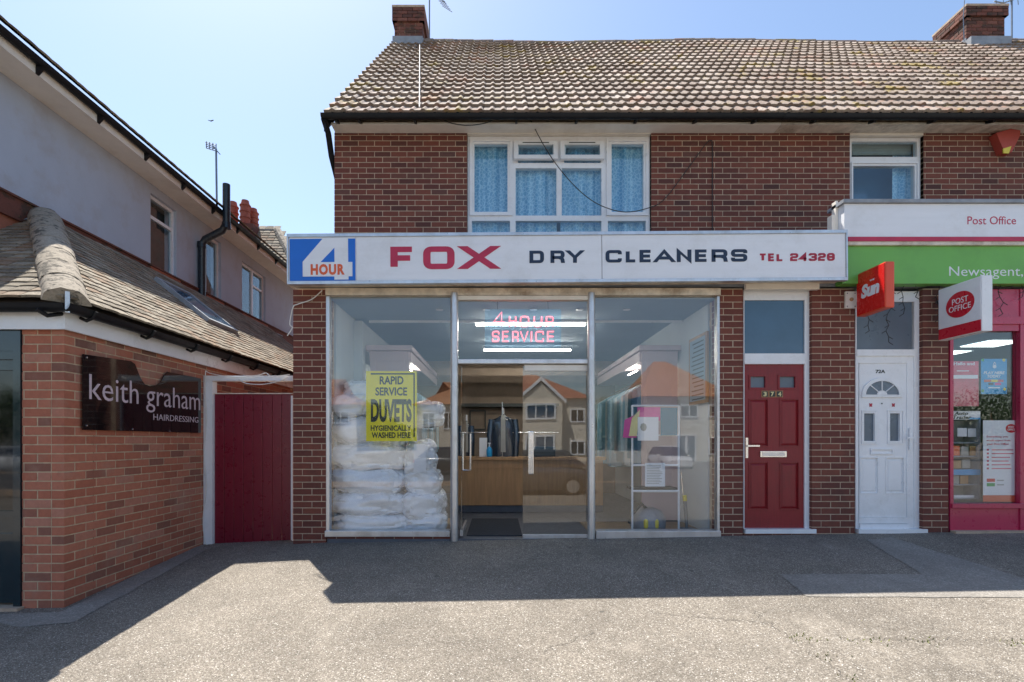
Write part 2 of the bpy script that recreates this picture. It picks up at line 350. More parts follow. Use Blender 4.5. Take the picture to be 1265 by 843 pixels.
def ribbon(mb, pts, closed, th, thz, y0, y1, caps=None):
    n = len(pts); L = []; R = []
    for i, p in enumerate(pts):
        if closed or 0 < i < n-1: a = (p-pts[i-1]); b = (pts[(i+1)%n]-p)
        elif i == 0: a = b = pts[1]-p
        else: a = b = p-pts[i-1]
        a = a.normalized(); b = b.normalized(); na = Vector((-a.y, a.x)); nb = Vector((-b.y, b.x)); m = (na+nb)
        if m.length < 1e-4: m = na
        m.normalize(); k = 1/max(.35, m.dot(na)); L.append(Vector((p.x+m.x*th/2*k, p.y+m.y*thz/2*k))); R.append(Vector((p.x-m.x*th/2*k, p.y-m.y*thz/2*k)))
    if caps and not closed:                              # cut slanted ends off along the cap lines
        for i, q in ((0, 1), (n-1, n-2)):
            d = pts[i]-pts[q]; zc = caps[1] if pts[i].y > (caps[0]+caps[1])/2 else caps[0]
            if abs(d.y) > .3*d.length and min(abs(pts[i].y-c) for c in caps) < thz*.8:
                for S_ in (L, R): S_[i] = S_[i]+d*((zc-S_[i].y)/d.y)
    for i in range(n if closed else n-1):
        j = (i+1)%n; mb.prism([(L[i].x,L[i].y),(L[j].x,L[j].y),(R[j].x,R[j].y),(R[i].x,R[i].y)], 'y', y0, y1)
def wide_word(name, spec, z0, z1, y, th, thz, mat, parent, mw=None, rad=.3):
    """spec: list of (char, x0, x1); one mesh per letter"""
    for ch, a, b in spec:
        mb = MB(); e = 0; h = z1-z0-thz; w = (b-a-th); asp = w/h
        for path, cl in glyph(ch, asp):
            p = [Vector((a+th/2+q.x*h, z0+thz/2+q.y*h)) for q in rr(path, cl, rad)]
            e += 1; ribbon(mb, p, cl, th, thz, y-.004-.0003*(e % 5), y, (z0, z1) if ch in 'XVYAN4R' else None)
        mb.build(name, mat, parent, mw=mw)

# ---------------------------------------------------------------- bricks
def brick_verts(L, D, H, rnd, seed):
    r = random.Random(seed); j = lambda a=.0007: r.uniform(-a, a); c = .002
    fr = [(c+j(), 0+j(), c+j()), (L-c+j(), 0+j(), c+j()), (L-c+j(), 0+j(), H-c+j()), (c+j(), 0+j(), H-c+j())]
    ed = [(0, c, 0), (L, c, 0), (L, c, H), (0, c, H)]; bk = [(0, D, 0), (L, D, 0), (L, D, H), (0, D, H)]
    return fr+ed+bk
BF = [(0,1,2,3)]+[(4+k, 4+(k+1)%4, (k+1)%4, k) for k in range(4)]+[(8+k, 8+(k+1)%4, 4+(k+1)%4, 4+k) for k in range(4)]
BRC = {}
def brick_mesh(L, D, mat, k):
    key = (round(L, 3), D, mat, k)
    if key not in BRC:
        mb = MB(); rv = random.Random(k*77+5).random(); mb.cur = rv; mb.v = brick_verts(L, D, .065, rv, k)
        for f in BF: mb.face(f)
        BRC[key] = mb.mesh('brick', M[mat])
    return BRC[key]
def subtract(iv, cuts):
    out = [iv]
    for a, b in cuts:
        nx = []
        for s, e in out:
            if b <= s or a >= e: nx.append((s, e)); continue
            if a > s: nx.append((s, a))
            if b < e: nx.append((b, e))
        out = nx
    return out
class Wall:
    """a face of brickwork: origin, rotz (0 faces -Y, 90 faces +X); u runs along the wall"""
    def __init__(s, parent, origin, rotz, mat, indiv, stuff):
        s.p = parent; s.mw = Matrix.Translation(origin) @ Matrix.Rotation(rotz, 4, 'Z'); s.mat = mat; s.indiv = indiv; s.stuff = stuff
    def lay(s, u0, u1, z0, z1, holes=(), off=0, D=.1025, ends=None, bond=0):
        n0 = int(math.floor(z0/.075)); k = n0
        while k*.075 < z1-.02:
            zz = k*.075; zc = zz+.0375
            a, b = (u0, u1) if not ends else (u0+(ends[0] if k % 2 else 0), u1-(ends[1] if k % 2 else 0))
            cuts = [(h[0], h[1]) for h in holes if h[2] < zc < h[3]]
            for (p, q) in subtract((a, b), cuts):
                st = (off if k % 2 else off-.1125); m = math.floor((p-st)/.225); x = st+m*.225
                while x < q-.001:
                    l = max(x, p); r = min(x+.215, q)
                    if x+.215 < q < x+.235: r = q
                    if r-l > .008: s.brick(l, r-l, zz, min(.065, z1-zz), D)
                    x += .225
            k += 1
    def brick(s, u, L, z, H, D):
        k = random.randrange(14); prot = random.uniform(-.001, .001)
        if s.indiv is not None and s.indiv[0] > 0 and H > .06:
            L2 = round(L/.005)*.005; L2 = L2 if abs(L2-L) < .0026 else L
            o = bpy.data.objects.new('brick', brick_mesh(L2, D, s.mat, k)); C.objects.link(o)
            o.matrix_basis = s.mw @ Matrix.Translation((u, prot, z)); o.parent = s.p; o.matrix_parent_inverse = wmat(s.p).inverted(); s.indiv[0] -= 1
        else:
            mb = s.stuff; i = len(mb.v); mb.cur = random.random()
            mb.v += [tuple(s.mw @ Vector((x+u, y+prot, zz*H/.065+z))) for x, y, zz in brick_verts(L, D, .065, 0, random.random())]
            for f in BF: mb.face(tuple(i+q for q in f))
def rects_minus(u0, u1, z0, z1, holes):
    us = sorted({u0, u1, *[min(max(h[k], u0), u1) for h in holes for k in (0, 1)]}); out = []
    for a, b in zip(us, us[1:]):
        if b-a < 1e-5: continue
        c = (a+b)/2
        for p, q in subtract((z0, z1), [(h[2], h[3]) for h in holes if h[0] < c < h[1]]): out.append((a, b, p, q))
    return out

# ---------------------------------------------------------------- ground
def cl(v, a, b): return max(a, min(b, v))
def gz(x, y):
    g = .0165*cl(x, -6, 12)+.066*cl(y-5.85, -9.5, .1)-.03*cl(-x-2, 0, 1.6)
    if y < -6: g -= .02
    return g
xs = [-400,-120,-50,-25,-12,-9,-7.5,-6]+[-5.5+.5*i for i in range(36)]+[14,20,40,120,400]
ys = [-400,-120,-60,-40,-30,-20,-14,-9,-6]+[-5+.5*i for i in range(21)]+[5.7,5.85,6.02,6.06,6.5,7,8,10,14,20,60,200,400]
mb = MB()
for y in ys:
    for x in xs: mb.v.append((x, y, gz(x, y)-(.35 if (y > 6.03 and x > -2.3) else 0)+.004*noise.noise(Vector((x*.9, y*.9, 0)))*(1 if abs(x) < 10 and abs(y) < 9 else 0)))
nx = len(xs)
for j in range(len(ys)-1):
    for i in range(nx-1): mb.face((j*nx+i, j*nx+i+1, (j+1)*nx+i+1, (j+1)*nx+i))
mb.build('forecourt', 'ground', kind='structure', smooth=True)
# road behind the camera and the far pavement (they show in the shop glass)
def slab(name, mat, x0, x1, y0, y1, zt, kind='structure'): return tag(MB().box(x0,x1,y0,y1,zt-.3,zt).build(name, mat), kind=kind)
def sheet(name, mat, poly, dz, n=1):
    """thin sheet that follows the ground"""
    mb = MB(); c = Vector((sum(p[0] for p in poly)/len(poly), sum(p[1] for p in poly)/len(poly)))
    pl_ = []
    for p, q in zip(poly, poly[1:]+poly[:1]):
        for k in range(10): u = Vector(p).lerp(Vector(q), k/10); r_ = noise.noise(Vector((u.x*4, u.y*4, 2)))*.035+random.uniform(-.006,.006); pl_.append((u.x+r_, u.y+r_*.6))
    b = bmesh.new(); vs_ = [b.verts.new((p[0], p[1], 0)) for p in pl_]; f = b.faces.new(vs_)
    bmesh.ops.triangulate(b, faces=[f]); bmesh.ops.subdivide_edges(b, edges=b.edges[:], cuts=2, use_grid_fill=True)
    for v in b.verts: v.co.z = gz(v.co.x, v.co.y)+dz+.004*noise.noise(Vector((v.co.x*.9, v.co.y*.9, 0)))
    bmesh.ops.recalc_face_normals(b, faces=b.faces)
    if b.faces[:][0].normal.z < 0: bmesh.ops.reverse_faces(b, faces=b.faces[:])
    me = bpy.data.meshes.new(name); b.to_mesh(me); b.free(); me.materials.append(M[mat]); return link(name, me, kind='structure')
GY = gz(0, -10)
MB().quad((-120,-19,GY+.03),(120,-19,GY+.03),(120,-9,GY+.03),(-120,-9,GY+.03)).build('road', 'asphalt', kind='structure')
MB().box(-120,120,-9,-8.85,GY-.1,GY+.12).build('kerb', 'mortar', kind='structure')
MB().box(-120,120,-19.15,-19,GY-.1,GY+.12).build('kerb', 'mortar', kind='structure')
def G(px, py):
    """ground point under a pixel of the photograph"""
    z = 0
    for _ in range(30):
        Y = FP*(CZ-z)/(py-VY); z = gz(X(px, Y), Y)
    return (X(px, Y), Y)
# smoother tarmac patch running out from the white door
sheet('tarmac_patch', 'patch', [G(963,710),G(1140,710),G(1070,668),G(1100,664),G(1265,715),G(1400,739),G(995,738)], .004)
sheet('tarmac_patch', 'patch', [G(240,676),G(262,676),G(90,770),G(30,775),G(-60,760),G(75,757)], .004)

# ================================================================= main terrace building
F = 5.85; U = 6.97                                    # front plane of the shop floor, of the storey above
bld = thing('terraced_building', (3,F,0), 'long brick terrace with tiled roof, shops below and net curtained window above', 'building')
left_count = [300]; stuff_main = MB(); stuff_chim = MB()
xL = X(362,F)
# lower piers
W = Wall(bld, (0,F,0), 0, 'brick', left_count, stuff_main)
piers = [(X(362,F), X(403,F)), (X(889.5,F), X(918,F)), (X(1003,F), X(1056,F)), (X(1140,F), X(1172,F))]
ztop = 2.93
core = MB()
for i, (a, b) in enumerate(piers):
    W.lay(a, b, -.15+(.15 if i else 0), ztop, off=a+(.0 if i != 1 else .045), D=.22)
    core.box(a+.004, b-.004, F+.0035, F+.3, -.4, ztop-.002)
# plinths under the shop windows
for a, b in ((X(403,F)+.01, X(556,F)), (X(736,F), X(889,F)-.01)):
    W.lay(a, b, -.15, Z(658,F), off=a); core.box(a+.004, b-.004, F+.0035, F+.1, -.4, Z(658,F))
for a, b in ((X(918,F)+.01, X(1003,F)-.01), (X(1056,F)+.01, X(1140,F)-.01)):
    W.lay(a, b, 0, .075, off=a); core.box(a+.004, b-.004, F+.0035, F+.2, -.4, .078)
# upper wall
UW = Wall(bld, (0,U,0), 0, 'brick', None, stuff_main)
uz1 = Z(164,U); win1 = (X(577,U), X(804.5,U), Z(300,U), uz1+.05); win2 = (X(1050,U), X(1141,U), Z(262,U), uz1+.05)
xr = 13.0; xul = X(413,U)
UW.lay(xul, xr, 3.0, uz1, holes=[win1, win2], off=xul)
for a, b, p, q in rects_minus(xul+.005, xr, 3.0, uz1+.3, [win1, win2]): core.box(a, b, U+.0035, U+.25, p, q)
core.build('mortar_bed', 'mortar', bld)
stuff_main.build('brickwork', 'brick', bld, kind='stuff')
# gable wall, party walls, floors (plain masonry behind the visible face)
gm = MB()
gm.box(xul+.003, xul+.25, U+.26, 15.2, -.4, 5.5)
gm.prism([(U+.26,5.5),(15.2,5.5),(15.2,5.6),(11.05,9.7),(U+.26,5.6)], 'x', xul+.003, xul+.25)
gm.box(xL+.02, xL+.24, F+.31, U+.2, -.4, 2.95)
gm.box(xul+.26, xr, 15.0, 15.2, -.4, 5.6); gm.box(xr-.2, xr, U+.26, 14.99, -.4, 5.6)
gm.build('side_wall', 'chim', bld)
box('flat_roof', 'lead', xL+.01, xr, F+.02, U-.004, 2.955, 3.06, bld)
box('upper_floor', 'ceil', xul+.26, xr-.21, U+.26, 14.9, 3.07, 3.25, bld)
# ---- roof
RE, RZ = 6.60, Z(141,6.60); RR = 11.05; rise = Z(51.5,11.05)-RZ; pit = math.atan2(rise, RR-RE); slen = math.hypot(rise, RR-RE)
xv = X(400,6.6)
MB().prism([(6.765,RZ+.11),(RR,RZ+rise-.06),(15.5,RZ-.1),(15.5,RZ-.2),(RR,RZ+rise-.2),(6.765,RZ+.02)], 'x', xv+.03, xr).build('roof_deck', 'roofdeck', bld)
def roman_tile():
    mb = MB(); xs_ = []; 
    prof = []
    for h in (0, .15):
        prof += [(h+0, 0), (h+.075, 0), (h+.086, .009), (h+.105, .019), (h+.122, .019), (h+.138, .008)]
    prof += [(.298, 0)]
    n = len(prof); Lt = .40; lift = .046
    for (y, dz) in ((0, lift), (Lt, 0)):
        for x, z in prof: mb.v.append((x, y, z+dz))
    for x, z in prof: mb.v.append((x, .004, z+lift-.042))
    for i in range(n-1): mb.face((i, i+1, n+i+1, n+i)); mb.face((2*n+i, 2*n+i+1, i+1, i))
    mb.v += [(0, Lt, -.02), (.298, Lt, -.02)]; k = 3*n
    mb.face((0, n, k, 2*n)); mb.face((n-1, 3*n-1, k+1, 2*n-1)); return mb
rt = roman_tile(); TM = []
for k in range(12):
    q = MB(); q.v = rt.v; q.f = rt.f; q.a = [random.Random(k).random()]*len(rt.f); TM.append(q.mesh('roof_tile', M['tile'], fix=False))
def sag(x, v): return -.05*v*(.5-.5*math.cos(2*PI*cl((x-xv)/7.2, 0, 2)))+.012*noise.noise(Vector((x*1.3, v*4, 3)))
rows = 19; gauge = slen/rows; cols = int((xr-xv)/.3)
RM = Matrix.Translation((0,RE,RZ)) @ Matrix.Rotation(pit, 4, 'X')
pick = {}
for r in range(rows):
    for c_ in range(cols):
        x = xv+.3*c_; pick[(r, c_)] = (r, abs(x+.15))
vis = sorted([k for k in pick if X(1275, RE+pick[k][0]*gauge*math.cos(pit)) > xv+.3*k[1]], key=lambda k: (k[0], pick[k][1]))[:300]
vis = set(vis); sm = MB()
for (r, c_) in pick:
    x = xv+.3*c_; v = (r+.5)/rows
    m = RM @ Matrix.Translation((x+random.uniform(-.004,.004), r*gauge+random.uniform(-.008,.008), .0)) @ Matrix.Rotation(random.uniform(-.012,.012), 4, 'Z') @ Matrix.Rotation(random.uniform(-.01,.01), 4, 'Y')
    m = Matrix.Translation((0,0,sag(x, v))) @ m; k = random.randrange(12)
    if (r, c_) in vis:
        o = bpy.data.objects.new('roof_tile', TM[k]); C.objects.link(o); o.matrix_basis = m; o.parent = bld; o.matrix_parent_inverse = wmat(bld).inverted()
    else:
        i = len(sm.v); sm.cur = random.Random(k).random(); sm.v += [tuple(m @ Vector(p)) for p in rt.v]
        for f in rt.f: sm.face(tuple(i+q for q in f))
sm.build('roof_tiling', 'tile', bld, kind='stuff', fix=False)
rm = MB()
for i in range(int((xr-xv)/.44)):                     # ridge tiles
    x = xv+.44*i; zc = RZ+rise+sag(x+.22, 1)-.07; rm.cur = random.random()
    rm.tube([(x, RR, zc), (x+.435, RR, zc+random.uniform(-.01,.01))], .115, 10)
rm.build('ridge_tiles', 'tile', bld, kind='stuff', smooth=True)
MB().prism([(RE+.02,RZ-.02),(RR,RZ+rise+.01),(RR,RZ+rise-.22),(RE+.02,RZ-.22)], 'x', xv-.005, xv+.02).build('verge_board', 'black', bld)
# soffit, fascia, gutter
sz = Z(152.5,6.75)
box('soffit', 'cream', X(410,6.75)-.02, X(965,6.78), 6.78, U-.003, sz, sz+.03, bld)
box('soffit', 'peel', X(965,6.78)+.004, xr, 6.78, U-.003, sz, sz+.03, bld, label='peeling stained cream soffit')
box('fascia_board', 'cream', X(410,6.75)-.02, X(965,6.75), 6.755, 6.777, sz-.004, RZ-.04, bld)
box('fascia_board', 'peel', X(965,6.75)+.004, xr, 6.755, 6.777, sz-.004, RZ-.04, bld, label='peeling cream fascia board')
def gutter(name, p0, p1, r, mat, parent, out):
    """half-round gutter with a lip, from p0 to p1; out = unit vector away from the wall"""
    p0, p1, out = Vector(p0), Vector(p1), Vector(out); mb = MB(); pr = []
    for k in range(9):
        a = PI*k/8; pr.append((math.cos(a)*r, -math.sin(a)*r))
    pr += [(-r-.004, .006), (-r+.004, .006)] + [(math.cos(a)*(r-.006), -math.sin(a)*(r-.006)) for a in [PI-PI*k/8 for k in range(9)]] + [(r-.004, .006), (r+.004, .006)]
    n = len(pr)
    for q in (p0, p1):
        for u, w in pr: mb.v.append(tuple(q+out*u+Vector((0,0,w))))
    for k in range(n): mb.face((k, (k+1)%n, n+(k+1)%n, n+k))
    mb.face(tuple(range(n))); mb.face(tuple(range(2*n-1, n-1, -1)))
    return mb.build(name, mat, parent, smooth=True)
gy = 6.595; gzz = Z(139.8,6.55)-.003
gutter('gutter', (X(398,6.62),gy,gzz), (X(966,6.62),gy,gzz), .048, 'black', bld, (0,-1,0))
gutter('gutter', (X(966,6.62)+.002,gy,gzz-.004), (xr,gy,gzz-.008), .05, 'black', bld, (0,-1,0))
for px in (417, 445, 513, 638, 712, 785, 858, 931, 1004, 1077, 1150, 1223):
    x = X(px,6.7); MB().prism([(6.62,gzz-.02),(6.753,gzz+.02),(6.753,gzz-.014),(6.65,gzz-.057)], 'x', x-.014, x+.014).build('gutter_bracket', 'black', bld)
MB().tube([(X(400,6.6),6.60,gzz-.04),(X(403,6.7),6.78,gzz-.12),(X(409,6.95),6.97,gzz-.33),(xul-.06,7.3,gzz-.5),(xul-.06,7.3,gzz-2)], .04, 10).build('downpipe', 'black', bld, smooth=True)
# ---- chimneys
def chimney(px0, px1, Y0, dep, ytop, ycorb, parent):
    x0, x1 = X(px0,Y0), X(px1,Y0); zt = Z(ytop,Y0); zc = Z(ycorb,Y0); z0 = zt-2.2
    ch = box('chimney', 'mortar', x0+.012, x1-.012, Y0+.012, Y0+dep-.012, z0, zt-.05, parent)
    s_ = MB()
    for (ex, za, zb) in ((0, z0, zc), (.045, zc, zt-.04)):
        for (org, rz, ln) in (((x0-ex,Y0-ex,0),0,x1-x0+2*ex), ((x1+ex,Y0-ex,0),PI/2,dep+2*ex), ((x0-ex,Y0+dep+ex,0),-PI/2,dep+2*ex)):
            Wall(ch, org, rz, 'chim', None, s_).lay(0, ln, za, zb, off=0, D=.06+ex)
    s_.build('chimney_brickwork', 'chim', ch, kind='stuff')
    box('chimney_cap', 'mortar', x0-.05, x1+.05, Y0-.05, Y0+dep+.05, zt-.045, zt, ch)
    MB().box(x0-.02, x1+.02, Y0-.13, Y0-.006, Z(57,Y0)-.22, Z(50.5,Y0)).box(x1+.003,x1+.02,Y0,Y0+.3,Z(57,Y0)-.05,Z(47,Y0)).box(x0-.02,x0-.003,Y0,Y0+.3,Z(57,Y0)-.05,Z(47,Y0)).build('flashing', 'lead', ch)
    return ch
c1 = chimney(487.5, 522, 10.85, .62, 8.5, 27, bld)
c2 = chimney(1194, 1241, 10.8, .75, 7, 20, bld)

# ---- upstairs windows
def upvc_window(parent, x0, x1, z0, z1, y, sashes, panes, name='window', glassm='winglass', bar=.055):
    """frame plus mullions from pane list; panes are holes (x0,x1,z0,z1)"""
    w = MB()
    for a, b, p, q in rects_minus(x0, x1, z0, z1, panes): w.box(a, b, y, y+.07, p, q)
    wo = w.build(name, 'white', parent)
    for a, b, p, q in panes: MB().box(a-.004, b+.004, y+.03, y+.036, p-.004, q+.004).build('pane', glassm, wo)
    for (a, b, p, q, t) in sashes: frame('sash', 'white', a, b, p, q, t, y-.022, y-.001, wo)
    return wo
yw = U+.05
def PX(a, b, c, d, Y): return (X(a,Y), X(b,Y), Z(d,Y), Z(c,Y))
P1 = [PX(586,627,178,262,yw), PX(641,683,180,193,yw), PX(699,741,180,193,yw), PX(640,684,196.5,201.5,yw), PX(697,742,196.5,201.5,yw), PX(637,687.5,208,266.5,yw), PX(694,743,208,266.5,yw), PX(755.5,795,178,262,yw),
      PX(583,630,273,296,yw), PX(637,743,273,296,yw), PX(751,798,273,296,yw)]
w1 = upvc_window(bld, win1[0]+.004, win1[1]-.004, Z(300,yw), Z(169,yw), yw, [(*PX(580.5,633,172.5,267,yw),.035), (*PX(749,801,172.5,267,yw),.035)], P1)
for a in (635, 692.5):                                # the two small top lights stand ajar
    q = PX(a, a+54, 172.5, 197, yw-.06); s_ = MB(); frame_mb(s_, 0, q[1]-q[0], 0, q[3]-q[2], .058, -.02, .02); s_.box(.1,q[1]-q[0]-.1,-.024,-.0205,q[3]-q[2]-.03,q[3]-q[2]-.02)
    mw = Matrix.Translation((q[0], yw-.055, q[2])) @ Matrix.Rotation(math.radians(-9), 4, 'X')
    o = s_.build('top_light', 'white', w1, mw=mw); MB().box(.058,q[1]-q[0]-.058,-.003,.003,.058,q[3]-q[2]-.058).build('pane', 'winglass', o if False else w1, mw=mw)
    MB().box(.12,q[1]-q[0]-.12,-.0245,-.0215,q[3]-q[2]-.036,q[3]-q[2]-.024).build('trickle_vent', 'ink', w1, mw=mw)
box('window_head', 'cream', win1[0]+.004, win1[1]-.004, U-.002, U+.1, Z(168.8,yw)+.004, uz1+.02, w1)
def curtain(name, x0, x1, z0, z1, y, mat, parent, folds=9, amp=.03):
    mb = MB(); n = int((x1-x0)/.012)
    for i in range(n+1):
        u = x0+(x1-x0)*i/n; d = amp*math.sin(u*folds*2.2+math.sin(u*7)*1.6)+amp*.5*math.sin(u*folds*6.1)
        mb.v.append((u, y+d, z0)); mb.v.append((u, y+d*.6, z1))
    for i in range(n): mb.face((2*i, 2*i+2, 2*i+3, 2*i+1))
    return mb.build(name, mat, parent, smooth=True, fix=False)
for a, b in ((580,634),(636,688),(692,744),(750,800)):
    curtain('net_curtain', X(a,yw+.1), X(b,yw+.1), Z(300,yw+.1), Z(172,yw+.1), yw+.12, 'net', w1)
box('room_back', 'bluewall', win1[0]-.1, win1[1]+.1, U+.6, U+.62, 3.26, 5.45, bld)
P2 = [PX(1052,1133,175,194,yw), PX(1054,1130,205,262,yw)]
w2 = upvc_window(bld, win2[0]+.004, win2[1]-.004, win2[2], Z(171,yw), yw, [], P2, glassm='winglass')
frame('sash', 'white', *PX(1051,1134,201,262,yw), .02, yw-.02, yw-.001, w2)
box('window_head', 'cream', win2[0]+.004, win2[1]-.004, U-.002, U+.1, Z(170.6,yw)+.004, uz1+.02, w2)
curtain('net_curtain', X(1106,yw+.1), X(1129,yw+.1), Z(262,yw+.1), Z(185,yw+.1), yw+.14, 'net', w2)
box('room_back', 'bluefilm', win2[0]-.1, win2[1]+.1, U+.45, U+.47, 3.26, 5.45, bld)
box('roller_blind', 'blind', win2[0]+.03, win2[1]-.03, yw+.12, yw+.125, Z(186,yw), Z(172,yw), w2)

# ---- shop front
sf = F-.01
def vbar(name, a, b, Y0, Y1, z0, z1, mat='alu', bev=.006): return box(name, mat, X(a,Y0), X(b,Y0), Y0, Y1, z0, z1, bld, bev=bev)
zh = Z(366,F); zs = Z(657,F)
box('timber_head', 'peel', X(403,F), X(889,F), F-.03, F+.06, zh+.004, 2.925, bld)
vbar('window_frame_upright', 402.5, 407, F-.005, F+.08, zs, zh)
vbar('window_frame_upright', 886, 889.3, F-.005, F+.08, zs, zh)
MB().tube([(X(561,5.81),5.84,-.1),(X(561,5.81),5.84,zh+.03)], .045, 14).build('round_mullion', 'alu', bld, smooth=True)
MB().tube([(X(731,5.81),5.84,-.1),(X(731,5.81),5.84,zh+.03)], .045, 14).build('round_mullion', 'alu', bld, smooth=True)
box('window_sill', 'alu', X(403,F)-.01, X(556,F), F-.03, F+.12, Z(663,F), Z(656,F)+.004, bld, bev=.005)
box('window_sill', 'alu', X(736,F), X(889,F)+.004, F-.03, F+.12, Z(666,F), Z(656,F)+.004, bld, bev=.005)
box('window_pane', 'glass', X(407,F), X(557,F), F+.03, F+.036, zs, zh, bld)
box('window_pane', 'glass', X(735,F), X(886.5,F), F+.03, F+.036, zs, zh, bld)
box('door_transom', 'alu', X(566,F), X(727,F), F-.01, F+.06, Z(449.5,F), Z(444,F), bld, bev=.005)
box('transom_head', 'cream', X(566,F), X(727,F), F-.02, F+.05, Z(371,F), zh, bld)
box('fanlight_pane', 'glass', X(566,F), X(727,F), F+.02, F+.026, Z(444,F), Z(371,F), bld)
# right door leaf closed, left leaf open inwards
dl = link('glass_door', MB().box(X(646,F),X(726,F),F+.03,F+.042,Z(663,F),Z(452,F)).mesh('glass_door', M['doorglass']), bld)
box('bottom_rail', 'alu', X(646,F), X(726,F), F+.015, F+.058, Z(668.5,F), Z(661,F), dl, bev=.004)
box('top_rail', 'cream', X(648,F), X(726,F), F+.02, F+.055, Z(458,F), Z(450.5,F), dl, bev=.004)
box('pull_handle', 'steel', X(652.5,F), X(659,F), F-.04, F+.01, Z(586,F), Z(533,F), dl, bev=.008)
xo = X(569,F)
dl2 = link('glass_door', MB().box(xo,xo+.012,F+.06,F+.84,.03,Z(452,F)).mesh('glass_door', M['doorglass']), bld)
MB().box(xo-.012,xo+.024,F+.06,F+.84,.03,.1).build('bottom_rail', 'alu', dl2)
hx = xo+.02
MB().tube([(hx,F+.1,Z(581,F+.1)),(hx+.09,F+.1,Z(581,F+.1)),(hx+.09,F+.1,Z(536,F+.1)),(hx,F+.1,Z(536,F+.1)),(hx,F+.1,Z(581,F+.1))], .011, 8).build('pull_handle', 'steel', dl2, smooth=True)
# ---- red front door and its frame
def door_frame(name, a, b, ytop, ybot, Y0, trans, parent, side=4.5, left=1.2, rightw=9):
    m = MB(); z0, z1 = Z(ybot,Y0), Z(ytop,Y0); xa, xb = X(a,Y0), X(b,Y0)
    m.box(xa, xa+left/106, Y0, Y0+.09, z0+.03, z1); m.box(xb-rightw/106, xb, Y0, Y0+.09, z0+.03, z1)
    m.box(xa+left/106, xb-rightw/106, Y0, Y0+.09, Z(ytop+13,Y0), z1)
    m.box(xa+left/106, xb-rightw/106, Y0-.008, Y0+.09, Z(trans[1],Y0), Z(trans[0],Y0))
    m.box(xa-.01, xb+.01, Y0-.07, Y0+.09, z0-.02, z0+.03)
    return m.build(name, 'white', parent)
Yd = F+.05
sur = 0
df = door_frame('door_frame', 918.5, 1003, 358, 656, Yd, (437,450), bld)
box('toplight_pane', 'bluefilm', X(919,Yd), X(994,Yd), Yd+.02, Yd+.03, Z(438,Yd), Z(369,Yd), df)
box('door_hood', 'cream', X(919,F), X(1009,F), F-.05, F-.002, Z(357.5,F-.05), Z(350,F-.05), bld)
def panel_door(a, b, yt, yb, Y0, mat, panels, holes, parent):
    x0, x1, z0, z1 = PX(a, b, yt, yb, Y0); m = MB(); P = [PX(*p, Y0) for p in panels]; H = [PX(*p, Y0) for p in holes]
    for q in rects_minus(x0, x1, z0, z1, P+H): m.box(q[0], q[1], Y0, Y0+.045, q[2], q[3])
    d = m.build('front_door', mat, parent)
    for p in P:
        pm = MB(); pm.box(p[0], p[1], Y0+.014, Y0+.04, p[2], p[3]); s_ = .022
        i = len(pm.v); o = [(p[0]+.008,p[2]+.008),(p[1]-.008,p[2]+.008),(p[1]-.008,p[3]-.008),(p[0]+.008,p[3]-.008)]; n_ = [(p[0]+.008+s_,p[2]+.008+s_),(p[1]-.008-s_,p[2]+.008+s_),(p[1]-.008-s_,p[3]-.008-s_),(p[0]+.008+s_,p[3]-.008-s_)]
        pm.v += [(u,Y0+.0135,w) for u,w in o]+[(u,Y0+.003,w) for u,w in n_]
        for k in range(4): pm.face((i+k,i+(k+1)%4,i+4+(k+1)%4,i+4+k))
        pm.face((i+4,i+5,i+6,i+7)); pm.build('door_panel', mat, d)
        fr_ = MB(); frame_mb(fr_, p[0]-.012, p[1]+.012, p[2]-.012, p[3]+.012, .011, Y0-.006, Y0-.0005); fr_.build('moulding', mat, d)
    for h in H:
        box('pane', 'frost', h[0]-.002, h[1]+.002, Y0+.02, Y0+.026, h[2]-.002, h[3]+.002, d)
        frame('moulding', mat, h[0]-.02, h[1]+.02, h[2]-.02, h[3]+.02, .019, Y0-.008, Y0-.0005, d)
    return d
rd = panel_door(919.8, 993, 450, 653, Yd+.02, 'reddoor', [(926,948,494,551),(964,986,494,551),(926,948,572,629),(964,986,572,629)], [(927,945,465.5,479),(963,982,465.5,479)], df)
Yr = Yd+.02
box('letterbox', 'steel', X(938.5,Yr), X(971,Yr), Yr-.016, Yr-.001, Z(565,Yr), Z(557.5,Yr), rd, bev=.003)
box('letterbox_flap', 'alu', X(941,Yr), X(968.5,Yr), Yr-.02, Yr-.0165, Z(563.5,Yr), Z(559,Yr), rd)
m = MB(); m.box(X(920.5,Yr), X(923.5,Yr), Yr-.014, Yr-.001, Z(566,Yr), Z(541,Yr)); m.box(X(921,Yr), X(936,Yr), Yr-.05, Yr-.038, Z(552,Yr), Z(550,Yr)); m.box(X(921,Yr), X(922.6,Yr), Yr-.04, Yr-.014, Z(552,Yr), Z(550,Yr)); m.build('door_handle', 'steel', rd)
for i, ch in enumerate('374'):
    a = 940.5+9*i; box('number_plate', 'wood', X(a,Yr), X(a+8.4,Yr), Yr-.006, Yr-.001, Z(491,Yr), Z(483,Yr), rd)
    box('number_plate', 'ink', X(a+.8,Yr), X(a+7.6,Yr), Yr-.008, Yr-.0065, Z(490.3,Yr), Z(483.7,Yr), rd)
    text(ch, X(a+2.2,Yr), X(a+6.2,Yr), Z(489.8,Yr), Z(484.4,Yr), Yr-.0085, 'pale_yellow', rd, name='door_number', bold=.04)
